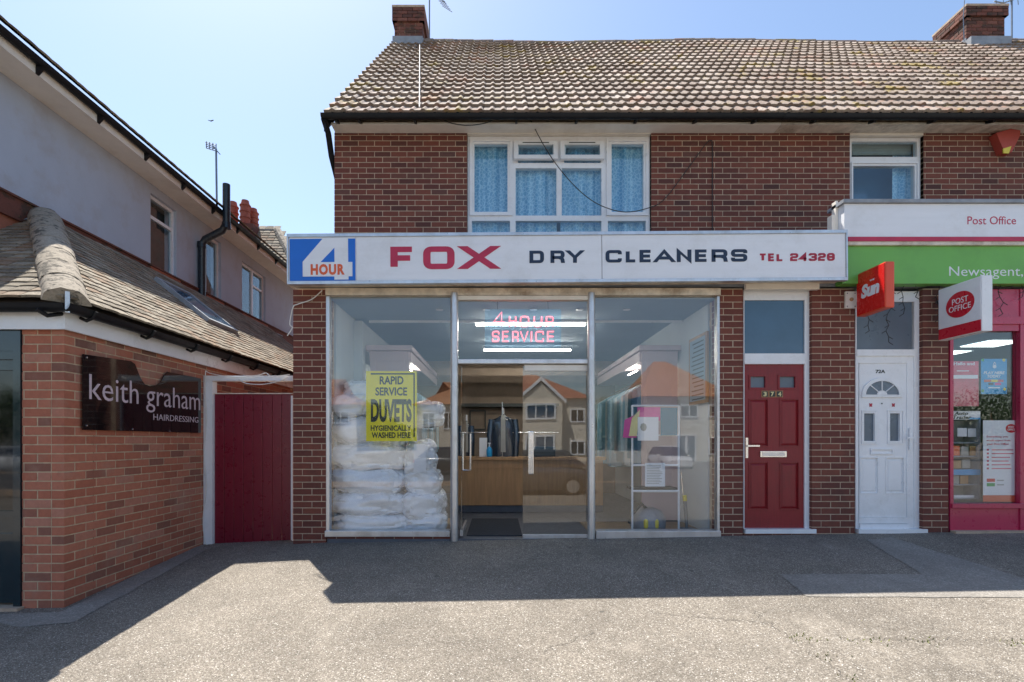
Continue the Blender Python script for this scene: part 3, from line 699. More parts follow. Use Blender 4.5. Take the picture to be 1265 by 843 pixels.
# ---- white door
wf = door_frame('door_frame', 1056.8, 1139, 360, 656, Yd, (432,440), bld, left=1.5, rightw=9.5)
box('toplight_pane', 'frost', X(1058,Yd), X(1128,Yd), Yd+.02, Yd+.03, Z(433,Yd), Z(372,Yd), wf)
box('reflected_blind', 'bluefilm', X(1058,Yd), X(1087,Yd), Yd+.012, Yd+.018, Z(432,Yd), Z(374,Yd), wf) if False else None
m = MB(); m.box(X(1058.4,Yd), X(1061.2,Yd), Yd+.01, Yd+.08, Z(655,Yd), Z(440,Yd)); m.box(X(1121.4,Yd), X(1129.5,Yd), Yd+.01, Yd+.08, Z(655,Yd), Z(440,Yd)); m.box(X(1061.2,Yd), X(1121.4,Yd), Yd+.01, Yd+.08, Z(448.6,Yd), Z(440,Yd)); m.box(X(1061.2,Yd), X(1121.4,Yd), Yd+.0, Yd+.08, Z(647,Yd), Z(639.5,Yd)); m.box(X(1061.2,Yd), X(1121.4,Yd), Yd-.02, Yd+.08, Z(655,Yd), Z(647.5,Yd)); m.build('door_lining', 'white', wf)
wd = panel_door(1061.5, 1121, 449, 639, Yd+.02, 'white', [(1063.5,1084,566,609),(1095,1116,566,609)], [(1067,1080,511,545),(1099,1111,511,545)], wf)
for (a, b) in ((1064,1083),(1096,1116)):
    m = MB(); frame_mb(m, X(a,Yr), X(b,Yr), Z(549,Yr), Z(507,Yr), .012, Yr-.01, Yr-.001); m.build('moulding', 'white', wd)
m = MB(); frame_mb(m, X(1075,Yr), X(1103,Yr), Z(561.5,Yr), Z(554.5,Yr), .012, Yr-.014, Yr-.001); m.build('letterbox', 'white', wd)
# fan window: half-disc pane with bars
def halfdisc(name, cx, cz, r0, r1, y0, y1, mat, parent, n=16, flat=.8):
    mb = MB()
    for k in range(n):
        a, b = PI*k/n, PI*(k+1)/n; mb.prism([(cx+math.cos(a)*r0,cz+math.sin(a)*r0*flat),(cx+math.cos(a)*r1,cz+math.sin(a)*r1*flat),(cx+math.cos(b)*r1,cz+math.sin(b)*r1*flat),(cx+math.cos(b)*r0,cz+math.sin(b)*r0*flat)], 'y', y0, y1)
    return mb.build(name, mat, parent)
fx, fz = X(1089,Yr), Z(488,Yr)
halfdisc('fan_pane', fx, fz+.005, .06, .195, Yr-.006, Yr-.002, 'frost', wd, flat=.82)
halfdisc('fan_moulding', fx, fz-.002, .196, .24, Yr-.018, Yr-.001, 'white', wd, flat=.84)
m = MB(); m.box(fx-.24, fx+.24, Yr-.018, Yr-.001, fz-.03, fz-.003); m.build('fan_sill', 'white', wd)
for a in (45, 90, 135):
    a = math.radians(a); d = Vector((math.cos(a), 0, math.sin(a)*.82)); MB().tube([(fx+d.x*.05,Yr-.008,fz+d.z*.05),(fx+d.x*.2,Yr-.008,fz+d.z*.2)], .007, 6).build('fan_bar', 'white', wd)
halfdisc('fan_hub', fx, fz, .0, .06, Yr-.012, Yr-.0065, 'white', wd, flat=.82)
for px in (1075.5, 1103.5):
    mb = MB(); cx, cz = X(px,Yr), Z(500.5,Yr); mb.prism([(cx-.02,cz+.015),(cx-.012,cz+.02),(cx,cz+.012),(cx+.012,cz+.02),(cx+.02,cz+.015),(cx+.013,cz-.002),(cx+.018,cz-.02),(cx-.018,cz-.02),(cx-.013,cz-.002)], 'y', Yr-.004, Yr-.0008); mb.build('flower_emblem', 'crimson2', wd)
box('spyhole', 'ink', X(1088.5,Yr), X(1090,Yr), Yr-.004, Yr-.001, Z(499.5,Yr), Z(498,Yr), wd)
text('72A', X(1081.5,Yr), X(1093.5,Yr), Z(461.3,Yr), Z(457,Yr), Yr-.001, 'ink', wd, name='door_number', bold=.03)
m = MB(); m.box(X(1123,Yd), X(1126,Yd), Yd-.012, Yd-.001, Z(556,Yd), Z(529,Yd)); m.box(X(1117,Yd), X(1126,Yd), Yd-.05, Yd-.038, Z(542,Yd), Z(540,Yd)); m.box(X(1124,Yd), X(1126,Yd), Yd-.04, Yd-.011, Z(542,Yd), Z(540,Yd)); m.build('door_handle', 'white', wf)

# ---- interiors (shell)
FL = .03
xw0, xw1 = X(405,F), X(888,F)
sh = MB(); sh.box(xw0-.12, xw0, F+.31, 11, 0, 2.95); sh.box(xw1, xw1+.1, F+.31, 11, 0, 2.95)
sh.box(X(436,7)-.0, X(450,7), 6.9, 7.05, FL, 2.8)
sh.build('interior_wall', 'wallin', bld)
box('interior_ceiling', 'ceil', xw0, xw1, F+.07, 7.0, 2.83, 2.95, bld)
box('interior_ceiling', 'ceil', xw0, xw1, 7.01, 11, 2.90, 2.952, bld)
box('ceiling_trim', 'white', X(456,7.0), xw1, 6.985, 7.008, 2.80, 2.87, bld)
box('back_wall', 'brownwall', xw0, xw1, 11.0, 11.1, 0, 2.952, bld)
box('ceiling_trim', 'brownwall', xw0, xw1, 9.98, 10.02, 2.45, 2.6, bld)
box('shop_floor', 'floor', xw0, xw1, F-.02, 11, -.1, FL-.02, bld)
box('window_bed', 'sandfloor', xw0, X(556,F), F+.13, 7.0, FL-.02, zs-.02, bld)
box('window_bed', 'sandfloor', X(736,F), xw1, F+.13, 7.0, FL-.02, zs-.07, bld)
for Yt, a, b, py in ((7.05,588,723,401.5),(9.0,598,705,433)):
    o = thing('ceiling_light', (X((a+b)/2,Yt),Yt,Z(py,Yt)), 'lit tube light %s behind the red lettering over the door' % ('nearer and higher' if Yt < 8 else 'deeper inside and lower'), 'ceiling light', 'tube lights in the dry cleaner shop')
    MB().tube([(X(a,Yt),Yt,Z(py,Yt)),(X(b,Yt),Yt,Z(py,Yt))], .011, 10).build('tube', 'tube', o)
    box('batten', 'lead', X(a-1,Yt), X(b+1,Yt), Yt-.03, Yt+.03, Z(py,Yt)+.022, Z(py,Yt)+.06, o)
for k, (px, py, Yt) in enumerate(((543,378,6.05),(774,378,6.3),(716,378,6.3),(601,378,6.3),(659,378,6.3))):
    MB().lathe((X(px,6.4),6.4,2.822), [(.05,0),(.045,.006)], 14).build('downlight', 'white', bld, smooth=True)
# counter
Yc = 7.95; ctr = thing('shop_counter', (X(640,Yc),Yc,FL), 'light oak panelled counter across the back of the open doorway', 'counter')
box('counter_body', 'wood', X(560,Yc), X(745,Yc), Yc, Yc+.5, FL+.1, Z(569,Yc), ctr)
box('worktop', 'wood', X(558,Yc), X(748,Yc), Yc-.03, Yc+.55, Z(569,Yc)+.003, Z(565.5,Yc)+.008, ctr, bev=.006)
box('kickboard', 'floor', X(560,Yc), X(745,Yc), Yc+.03, Yc+.4, FL-.01, FL+.1, ctr)
for a, b in ((586,625),(630,672),(678,722)):
    frame('moulding', 'wood', *PX(a, b, 577, 624, Yc), .014, Yc-.012, Yc-.001, ctr)
# garment cabinets, one down each side
def cabinet(x0, x1, inner, label):
    r = thing('garment_cabinet', ((x0+x1)/2,7.1,FL), label, 'clothes rack', 'hanging cases along both walls')
    box('end_panel', 'pinkcab', x0, x1, 7.1, 7.14, FL, 2.42, r)
    box('cornice', 'pinkcab', x0-.05, x1+.05, 7.05, 10.3, 2.425, 2.50, r, bev=.012)
    box('top_board', 'pinkcab', x0-.02, x1+.02, 7.145, 10.2, 2.28, 2.42, r)
    frame('moulding', 'pinkcab', x0+.06, x1-.06, .4, 2.3, .02, 7.09, 7.0995, r)
    xi = x1 if inner > 0 else x0
    MB().tube([(xi-inner*.25,7.15,2.1),(xi-inner*.25,10.2,2.1)], .014, 8).build('rail', 'steel', r)
    MB().tube([(xi-inner*.04,7.5,2.2),(xi-inner*.04,8.0,2.2)], .007, 8).build('strip_light', 'tube', r)
    box('valance_light', 'pinkcab', xi-.02, xi+.0, 7.145, 10.2, 2.2, 2.277, r) if False else None
    return r
ca = cabinet(X(457,7.1), X(505,7.1), 1, 'pale pink panelled clothes cabinet behind the duvet notice')
cb = cabinet(X(793,7.1), X(838,7.1)-.01, -1, 'pale pink clothes cabinet against the right wall, behind the posters')
gi = 0
for side, x0, x1 in ((0, X(457,7.1), X(505,7.1)), (1, X(793,7.1), X(838,7.1))):
    for k in range(20):
        y = 7.25+k*.145; cx = (x0+x1)/2+(.10 if side == 0 else -.12); wdt = .5; bot = random.uniform(.7, 1.0)
        mb = MB(); mb.cur = random.random(); n = 12; top = 2.06
        for i in range(n+1):
            u = i/n-.5; sh_ = top-.16*abs(u)*2-.05; yy = y+.03*math.sin(u*14+k)
            for w_, z_ in ((.02, sh_), (.055, 1.4), (.065, bot)):
                mb.v.append((cx+u*wdt, yy-w_, z_)); mb.v.append((cx+u*wdt, yy+w_, z_))
        for i in range(n):
            for lv in range(2):
                for s_ in (0, 1):
                    p = i*6+lv*2+s_; mb.face((p, p+6, p+8, p+2))
        o = mb.build('hanging_garment', 'garment', None, smooth=True)
        tag(o, 'plastic covered garment hanging on the %s rail of the dry cleaner' % ('left' if side == 0 else 'right'), 'clothes', 'garments on the %s rail' % ('left' if side == 0 else 'right'))
# suit on a stand behind the counter
def jacket(px, py0, py1, Yj, wpx, mat, label):
    t_ = thing('suit_jacket', (X(px,Yj),Yj,Z(py1,Yj)), label, 'jacket')
    mb = MB(); zt, zb = Z(py0,Yj), Z(py1,Yj); hw = wpx/2*Yj/FP; cx = X(px,Yj); secs = [(0,.12,.04),(.06,.35,.07),(.13,.85,.09),(.2,.98,.10),(.45,.92,.10),(.75,.97,.10),(1,1.0,.09)]; n = 20
    for u, ww, d in secs:
        for j in range(n):
            a = 2*PI*j/n; rr_ = 1+.06*math.sin(a*5+u*6); mb.v.append((cx+math.cos(a)*hw*ww*rr_, Yj+math.sin(a)*d*rr_, zt+(zb-zt)*u))
    for k in range(len(secs)-1):
        for j in range(n): mb.face((k*n+j, k*n+(j+1)%n, (k+1)*n+(j+1)%n, (k+1)*n+j))
    mb.build('jacket_body', mat, t_, smooth=True)
    MB().prism([(cx-.035,zt-.02),(cx+.035,zt-.02),(cx+.04,zb+.1),(cx-.04,zb+.1)], 'y', Yj-.118, Yj-.108).build('shirt_front', 'blind', t_)
    for s_ in (-1, 1): MB().tube([(cx+s_*hw*.88,Yj-.02,zt-.09),(cx+s_*hw*1.0,Yj-.04,(zt+zb)/2),(cx+s_*hw*.92,Yj-.06,zb+.02)], [.05,.055,.05], 10).build('sleeve', mat, t_, smooth=True)
    MB().tube([(cx,Yj,zt+.1),(cx,Yj,zt-.01)], .02, 8).build('hanger', 'white', t_)
jacket(621.5, 512, 566, 8.3, 33, 'suit', 'dark navy suit jacket in clear plastic hanging over the counter')
jacket(576, 520, 566, 8.5, 14, 'suit', 'dark jacket hanging at the far left of the counter')
o = MB(); o.tube([(X(568,8.25),8.25,Z(534.5,8.25)),(X(690,8.25),8.25,Z(534.5,8.25))], .009, 8); o.tube([(X(620.5,8.2),8.2,Z(566,8.2)),(X(620.5,8.2),8.2,Z(497,8.2))], .01, 8)
tag(o.build('clothes_rail', 'steel', smooth=True), 'thin steel rail with an upright post above the counter', 'clothes rail')
def lathe_thing(name, c, prof, mat, label, cat, n=16): return tag(MB().lathe(c, prof, n).build(name, mat, smooth=True), label, cat)
zc_ = Z(565.5,Yc)+.01
sb = thing('soap_bottle', (X(604.5,8.05),8.05,zc_), 'blue pump bottle standing on the counter left of the jacket', 'bottle')
MB().lathe((X(604.5,8.05),8.05,zc_), [(.04,0),(.045,.02),(.045,.12),(.02,.16)], 12).build('body', 'poster_blue', sb, smooth=True)
MB().lathe((X(604.5,8.05),8.05,zc_+.16), [(.01,0),(.01,.05),(.025,.05),(.025,.065)], 10).build('pump', 'white', sb)
tag(box('leaflet', 'paper', X(592,8.05), X(604,8.05)-.03, 8.1, 8.105, zc_, Z(541,8.1)), 'white notice standing upright on the counter beside the blue bottle', 'notice')
tag(box('till', 'ink', X(655,8.1), X(686,8.1), 8.05, 8.35, zc_, Z(552,8.1), bev=.02), 'dark till at the right end of the counter behind the glass door', 'till')
# back wall dressing seen through the doorway
tag(box('shelf_board', 'ink', X(575,10.8), X(690,10.8), 10.7, 10.98, Z(503,10.8), Z(499,10.8)), 'dark shelf high on the wall behind the counter', 'shelf')
tag(frame('wall_picture', 'ink', *PX(580,600,507,531,10.9), .02, 10.95, 10.98, None), 'dark framed picture behind the counter at left', 'picture')
tag(box('door_mat', 'mat', X(569,F)+.06, X(646,F), F+.15, 7.3, FL-.019, FL-.006), 'dark door mat inside the open glass door', 'mat')
# price list on right wall
pl = thing('price_board', (xw1,6.4,1.4), 'wood framed price list hanging on the right wall inside the window', 'board')
ya, yb = (xw1-.03)*FP/(873-VX), (xw1-.03)*FP/(851-VX)
zt_, zb_ = Z(409,ya), Z(497,ya)
box('frame', 'wood', xw1-.03, xw1-.002, ya, yb, zb_, zt_, pl)
box('sheet', 'ceil', xw1-.034, xw1-.031, ya+.04, yb-.04, zb_+.04, zt_-.04, pl)
for k in range(14): box('print_line', 'ink', xw1-.036, xw1-.0345, ya+.08, yb-.1-.1*random.random(), zt_-.1-k*.055, zt_-.085-k*.055, pl)
# ---- duvets
def duvet(cx, cy, cz, lx, ly, lz, seed, label, grp='bagged duvets stacked in the window', knot=0):
    mb = MB(); nu, nv = 64, 30; off = seed*7.3
    for i in range(nv+1):
        ph = -PI/2+PI*i/nv
        for j in range(nu):
            th = 2*PI*j/nu; f = lambda c, e: math.copysign(abs(c)**e, c)
            x, y, z = f(math.cos(ph), .6)*f(math.cos(th), .6), f(math.cos(ph), .6)*f(math.sin(th), .7), f(math.sin(ph), .75)
            p = Vector((x*lx/2, y*ly/2, z*lz/2)); q = Vector((p.x*3+off, p.y*3, p.z*5))
            w = p+Vector((noise.noise(q), noise.noise(q+Vector((5,0,0))), noise.noise(q+Vector((0,9,0)))))*.12
            cr_ = 1-abs(noise.noise(Vector((w.x*6+off, w.y*6, w.z*13)))*2); c2_ = 1-abs(noise.noise(Vector((w.x*15+off, w.y*12, w.z*24)))*2)
            d = .07*noise.noise(q)-.035*cr_**4-.014*c2_**3+.02*noise.noise(Vector((p.x*9+off, p.y*9, p.z*14)))
            s = 1+d/max(.12, p.length)
            if knot and x > .3: s *= 1-.35*(x-.3)
            mb.v.append((cx+p.x*s, cy+p.y*s, cz+p.z*s))
    for i in range(nv):
        for j in range(nu): mb.face((i*nu+j, i*nu+(j+1)%nu, (i+1)*nu+(j+1)%nu, (i+1)*nu+j))
    o = mb.build('duvet_bag', 'plastic', None, smooth=True); o.data.shade_smooth(); return tag(o, label, 'duvet', grp)
Yb = 6.32
rowsd = [(655,632,408,548),(634,606,408,545),(607,578,407,540),(580,548,407,535),(550,515,409,530)]
nm = ['bottom','second','third','fourth','fifth']
for i, (yb_, yt_, a, b) in enumerate(rowsd):
    zc0 = (Z(yb_,Yb)+Z(yt_,Yb))/2; h = (yb_-yt_)/FP*Yb*1.18; sp_ = X(517,Yb); a_ = X(a,Yb)+.04
    duvet((a_+sp_)/2, Yb, zc0, sp_-a_+.1, .62, h, i+1, 'wide white bagged duvet, %s from the floor of the window stack' % nm[i] if i else 'wide white bagged duvet at the bottom of the window stack', knot=1)
    xe = X(b,Yb)
    if i < 4: duvet((sp_+xe)/2-.02, Yb-.05, zc0-.02, xe-sp_+.30, .5, h*1.15, i+21, 'bunched white duvet end, %s up on the right of the stack' % nm[i], knot=1)
duvet(X(440,Yb), Yb, Z(502,Yb), .62, .5, .34, 41, 'rounded duvet bag behind the top left of the yellow notice')
duvet(X(447,Yb), Yb+.05, Z(484,Yb), .5, .45, .30, 43, 'topmost duvet bag beside the left window edge')
duvet(X(530,Yb), Yb+.1, Z(512,Yb), .42, .4, .36, 47, 'small duvet bag right of the yellow notice')
# yellow notice behind glass
Yn = F+.06; nb = thing('duvet_notice', (X(483,Yn),Yn,Z(545,Yn)), 'yellow notice for rapid duvet service stuck inside the left window', 'notice')
box('board', 'yellow', X(452.3,Yn), X(515,Yn), Yn, Yn+.004, Z(545.3,Yn), Z(458.7,Yn), nb)
m = MB(); m.box(X(458,Yn), X(512.5,Yn), Yn-.0015, Yn-.0005, Z(463,Yn), Z(461.2,Yn)); m.box(X(510.7,Yn), X(512.5,Yn), Yn-.0015, Yn-.0005, Z(540,Yn), Z(463,Yn)-.001); m.build('border', 'ink', nb)
for s_, a, b, c_, d_ in (('RAPID',469,498.5,465,475.2),('SERVICE',463.7,503,478.7,489),('DUVETS',458.2,508.6,493,521.8),('HYGIENICALLY',458,508,525.7,532.5),('WASHED HERE',459.2,507.3,534.2,541.4)):
    text(s_, X(a,Yn), X(b,Yn), Z(d_,Yn), Z(c_,Yn), Yn-.0006, 'ink', nb, bold=(.045 if s_ == 'DUVETS' else .03))
# white cards in the left window
tag(box('window_card', 'paper', X(511,Yn), X(526,Yn), Yn, Yn+.003, Z(583,Yn), Z(549,Yn)), 'small white card stuck low inside the duvet window', 'card')
# neon over door
Yv = F+.12; ne = thing('neon_sign', (X(646,Yv),Yv,Z(431,Yv)), 'lit red neon sign on clear blue panel over the shop door', 'sign')
box('backing_panel', 'acrylic', X(599,Yv), X(693.5,Yv), Yv+.02, Yv+.028, Z(431,Yv), Z(381.5,Yv), ne)
def neon(spec, y0, y1, name):
    mb = MB()
    for ch, a, b in spec:
        h = Z(y0,Yv)-Z(y1,Yv); x0_ = X(a,Yv); asp = (X(b,Yv)-x0_)/h
        for path, c2_ in glyph(ch, asp):
            pts = rr(path, c2_, .3); pts = pts+[pts[0]] if c2_ else pts
            for off in (0,):
                mb.tube([(x0_+p.x*h+off*.7, Yv-.01, Z(y1,Yv)+p.y*h+off*.7) for p in pts], .007, 6)
    return mb.build(name, 'neon', ne, smooth=True)
neon([('4',609.5,623)], 386, 402.5, 'neon_letters'); neon([('H',629.5,637),('O',643,653),('U',660,669),('R',675,683)], 391.5, 403.5, 'neon_letters')
neon([('S',608.5,616),('E',621,628),('R',633.5,640),('V',643,652),('I',655,658),('C',662,671),('E',676.5,684)], 410, 422, 'neon_letters')
for px in (614.5, 677): MB().tube([(X(px,Yv),Yv+.024,Z(381.5,Yv)),(X(px,Yv),Yv+.024,2.83)], .003, 6).build('hanging_wire', 'cable', ne)
# display stand in right window
Ys = 6.15; st = thing('display_stand', (X(810,Ys),Ys,.1), 'white tubular display stand holding notices in the right window', 'stand')
for px in (781, 838.5): MB().tube([(X(px,Ys),Ys,zs-.07),(X(px,Ys),Ys,Z(501,Ys))], .013, 8).build('upright', 'white', st, smooth=True)
for py, r in ((501.5,.012),(538,.008),(575,.012),(607,.014)): MB().tube([(X(781,Ys),Ys,Z(py,Ys)),(X(838.5,Ys),Ys,Z(py,Ys))], r, 8).build('crossbar', 'white', st, smooth=True)
box('shelf', 'ink', X(782,Ys), X(838,Ys), Ys+.01, Ys+.3, Z(606,Ys), Z(603,Ys), st)
po = thing('poster', (X(810,Ys),Ys-.03,Z(541,Ys)), 'pink, yellow and teal poster at the top of the display stand', 'poster')
MB().prism([(X(769,Ys),Z(541,Ys)),(X(786,Ys),Z(541,Ys)),(X(786,Ys),Z(512,Ys)),(X(771,Ys),Z(519,Ys))], 'y', Ys-.02, Ys-.016).build('sheet', 'magenta', po)
MB().prism([(X(776,Ys),Z(539,Ys)),(X(786,Ys),Z(539,Ys)),(X(790,Ys),Z(506,Ys)),(X(780,Ys),Z(517,Ys))], 'y', Ys-.024, Ys-.021).build('printed_area', 'pale_yellow', po)
box('sheet', 'magenta', X(787,Ys), X(815,Ys), Ys-.02, Ys-.016, Z(520,Ys), Z(503.5,Ys), po)
box('sheet', 'teal_print', X(815.5,Ys), X(836,Ys), Ys-.02, Ys-.016, Z(538,Ys), Z(504,Ys), po)
tag(box('notice_sheet', 'paper', X(787,Ys), X(812.5,Ys), Ys-.03, Ys-.026, Z(544.5,Ys), Z(515.5,Ys)), 'upper white notice with a grey drawing on the display stand', 'notice')
nt = bpy.data.objects['notice_sheet']; MB().prism([(X(792,Ys)+.04*math.cos(a)+.02,Z(528,Ys)+.05*math.sin(a)) for a in [k*PI/4 for k in range(8)]], 'y', Ys-.0325, Ys-.0305).build('drawing', 'blind', nt)
n2 = tag(box('notice_sheet', 'paper', X(796,Ys), X(820.5,Ys), Ys-.03, Ys-.026, Z(601,Ys), Z(572,Ys)), 'lower white typed notice hanging on the display stand', 'notice')
for k in range(12): box('print_line', 'blind', X(798,Ys), X(818-5*random.random(),Ys), Ys-.0325, Ys-.0305, Z(575.4+2*k,Ys), Z(574.8+2*k,Ys), n2)
# carpet cleaner and its hose pole
vc = thing('carpet_cleaner', (X(805,6.4),6.4,zs-.07), 'grey carpet cleaner with yellow knobs on the window floor', 'vacuum cleaner')
zb0 = zs-.07
MB().lathe((X(800,6.4),6.4,zb0), [(.2,0),(.22,.04),(.22,.16),(.17,.24),(.08,.28)], 18).build('tank', 'lead', vc, smooth=True)
for px in (798, 811): MB().lathe((X(px,6.2),6.2,zb0+.05), [(.022,0),(.028,.02),(.028,.09),(.015,.11)], 10).build('knob', 'yellowplastic', vc, smooth=True)
MB().tube([(X(800,6.4),6.4,zb0+.25),(X(790,6.4),6.3,zb0+.34),(X(780,6.3),6.25,zb0+.22),(X(776,6.3),6.25,zb0+.1)], .02, 8).build('hose', 'ink', vc, smooth=True)
wp = thing('floor_wand', (X(848,6.2),6.2,zb0), 'thin floor wand with yellow collar leaning right of the stand', 'cleaning wand')
MB().tube([(X(847,6.2),6.2,zb0+.1),(X(842,6.2),6.22,Z(583,6.2))], .009, 8).build('pole', 'steel', wp, smooth=True)
MB().tube([(X(848.5,6.2),6.2,zb0+.05),(X(846,6.2),6.2,Z(615,6.2))], .02, 8).build('lower_tube', 'aerial', wp, smooth=True)
MB().tube([(X(846.2,6.2),6.2,Z(619,6.2)),(X(845.6,6.2),6.2,Z(612,6.2))], .026, 8).build('collar', 'yellowplastic', wp)
box('head', 'aerial', X(846,6.2)-.03, X(858,6.2), 6.1, 6.3, zb0, zb0+.05, wp, bev=.015)

# ================================================================= FOX sign
YS = 5.60; S = lambda px, py=0: (X(px,YS), Z(py,YS))
tilt = Matrix.Translation((X(700,YS),YS,Z(318,YS))) @ Matrix.Rotation(-math.radians(.42), 4, 'Y') @ Matrix.Translation((-X(700,YS),-YS,-Z(318,YS)))
fs = thing('fascia_sign', (X(700,YS),YS,Z(350,YS)), 'long white fascia sign reading FOX DRY CLEANERS over the shop', 'sign')
def sb_(name, mat, a, b, c, d, y0, y1, lab=None): return MB().box(X(a,YS), X(b,YS), y0, y1, Z(d,YS), Z(c,YS)).build(name, mat, fs, mw=tilt, label=lab)
sb_('sign_box', 'peel', 356, 1046, 288.5, 345.5, YS+.03, F-.034)
sb_('sign_panel', 'sign_white', 357, 439.5, 291, 345.2, YS, YS+.028); sb_('sign_panel', 'sign_white', 440, 743.2, 291, 345.2, YS, YS+.028); sb_('sign_panel', 'sign_white', 744, 1044.6, 291, 345.2, YS, YS+.028)
sb_('top_trim', 'alu', 354.8, 1046.6, 287, 290.8, YS-.012, YS+.05); sb_('bottom_trim', 'alu', 354.8, 1046.6, 345.5, 349.2, YS-.012, YS+.05)
sb_('end_trim', 'alu', 354.8, 356.8, 291, 345.3, YS-.012, F-.04); sb_('end_trim', 'alu', 1044.8, 1046.6, 291, 345.3, YS-.012, F-.04)
sb_('logo_panel', 'blue', 358, 439, 293.2, 345.0, YS-.004, YS-.0005, 'bright blue logo panel')
def fromcrop(pts): return [(X(340+u/3.511,YS), Z(270+w/3.511-.0,YS)) for u, w in pts]
m = MB(); P4 = fromcrop([(210,85),(317,85),(317,190),(335,190),(335,252),(318,252),(318,266),(257,266),(257,252),(120,252),(120,188)]); 

MB().prism([(u, w+.018) for u, w in P4], 'y', YS-.008, YS-.0042).build('numeral_four', 'sign_white', fs, mw=tilt)
T4 = fromcrop([(258,128),(258,190),(198,190)]); MB().prism([(u, w+.018) for u, w in T4], 'y', YS-.0095, YS-.0083).build('numeral_counter', 'blue', fs, mw=tilt)
hz0, hz1 = Z(338,YS), Z(324.5,YS)
text('HOUR', X(384,YS), X(426,YS), hz0, hz1, YS-.0085, 'orange', fs, bold=.05, mw=tilt, spacing=1.15)
ww = lambda l: [(c_, X(a,YS), X(b_,YS)) for c_, a, b_ in l]
wide_word('letter', ww([('F',482.3,513.5),('O',522.8,561.6),('X',571.5,612)]), Z(331.6,YS), Z(303.6,YS), YS, .082, .06, 'crimson', fs, tilt)
wide_word('letter', ww([('D',654,672),('R',680,697.5),('Y',700.5,720),('C',748,768),('L',773,787),('E',790,806),('A',808,833),('N',836,854),('E',858.5,875),('R',879,898.5),('S',903,923)]), Z(325,YS), Z(309.8,YS), YS, .043, .032, 'navy', fs, tilt)
wide_word('letter', ww([('T',937.2,947.2),('E',948.8,957.2),('L',959.2,967.7),('2',976,986),('4',987.3,997.5),('3',999,1009),('2',1010.5,1020),('8',1021.5,1031)]), Z(324.8,YS), Z(315.3,YS), YS, .027, .02, 'crimson2', fs, tilt)

# ================================================================= POST OFFICE shop front (right)
pz = lambda py, Y=5.7: Z(py, Y)
YP = 5.70
pf = thing('fascia_sign', (X(1200,YP),YP,Z(350,YP)), 'white and green fascia sign of the post office newsagent at right', 'sign')
sh2 = MB(); x0p = X(1043,YP)
box('upper_box', 'sign_white', x0p, xr, YP, F-.002, Z(293,YP), Z(252,YP), pf)
box('top_capping', 'lead', x0p-.03, xr, YP-.03, F+.1, Z(251.6,YP), Z(247.5,YP), pf)
box('red_stripe', 'crimson', X(1047,YP), xr, YP-.012, F-.002, Z(298.5,YP), Z(293,YP)-.002, pf)
box('drip_strip', 'peel', X(1047,YP), xr, YP-.004, F-.002, Z(303,YP), Z(298.5,YP)-.002, pf)
box('green_panel', 'green', x0p, xr, YP+.03, F-.002, Z(349.5,YP), Z(303,YP)-.002, pf, label='leaf green lower panel')
for (a, yt, yb_, dy) in ((1035,251,290,.02),(1029,268,291,.03)):
    MB().box(x0p-.03 if a == 1035 else x0p-.075, x0p-.004 if a == 1035 else x0p-.032, F-.05, F+dy, Z(292,F), Z(yt,F)).build('side_return', 'cream', pf)
text('Post Office', X(1195,YP), X(1255,YP), Z(277.5,YP), Z(267.5,YP), YP-.0005, 'crimson', pf, bold=.0)
text('Newsagent,', X(1175.5,YP), X(1267,YP), Z(345,YP+.03), Z(329.5,YP+.03), YP+.0295, 'paper', pf, bold=-.005)
# shopfront
x0s = X(1173,F); Yq = F+.02
box('shopfront_post', 'pink', x0s, X(1177,F), Yq-.03, Yq+.06, 0, 2.92, bld)
box('shopfront_post', 'pink', X(1259.5,F), X(1268,F), Yq-.03, Yq+.06, 0, 2.92, bld)
box('shopfront_post', 'pink', X(1400,F), X(1408,F), Yq-.03, Yq+.06, 0, 2.92, bld)
box('fascia_board', 'pink', X(1177,F), X(1480,F), Yq-.02, Yq+.05, Z(395,F), 2.92, bld, label='crimson board above the post office window')
box('window_head', 'pink', X(1177,F)+.002, X(1480,F), Yq-.045, Yq-.021, Z(401,F), Z(392,F), bld)
box('window_head', 'pink', X(1177,F), X(1259.5,F), Yq-.02, Yq+.05, Z(409,F), Z(395,F)-.002, bld); box('window_head', 'pink', X(1268,F), X(1400,F), Yq-.02, Yq+.05, Z(409,F), Z(395,F)-.002, bld)
box('window_sill', 'pink', X(1174,F), X(1480,F), Yq-.05, Yq+.06, Z(628,F), Z(622,F), bld, bev=.005)
box('stall_riser', 'pink', X(1177,F), X(1480,F), Yq-.015, Yq+.06, .0, Z(628,F)-.002, bld, bev=.004)
box('step', 'mortar', X(1173,F), X(1480,F), Yq-.1, Yq-.016, -.1, Z(657,F-.1), bld)
for a, b_ in ((1177,1259.5),(1268,1400)): box('window_pane', 'glass', X(a,F), X(b_,F), Yq+.02, Yq+.026, Z(622,F), Z(409,F), bld)
xp0, xp1 = X(1160,F), X(1480,F)
xq = 12.6
box('interior_wall', 'greywall', xp0-.1, xp0, F+.31, 14, 0, 2.95, bld); box('interior_wall', 'greywall', xq, xq+.1, F+.3, 14, 0, 2.95, bld)
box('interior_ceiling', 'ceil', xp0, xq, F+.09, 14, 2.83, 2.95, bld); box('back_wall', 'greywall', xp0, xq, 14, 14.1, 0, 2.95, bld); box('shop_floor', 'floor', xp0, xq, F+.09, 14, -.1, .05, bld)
box('brick_pier_right', 'brick', xp1+.1, xr, F+.02, F+.3, -.2, 2.94, bld) if False else None
W2 = MB(); WW = Wall(bld, (0,F,0), 0, 'brick', None, W2); WW.lay(X(1480,F), xr, 0, 2.93, D=.2); W2.build('brickwork', 'brick', bld, kind='stuff'); box('mortar_bed', 'mortar', X(1480,F), xr-.004, F+.0035, F+.25, -.4, 2.93, bld)
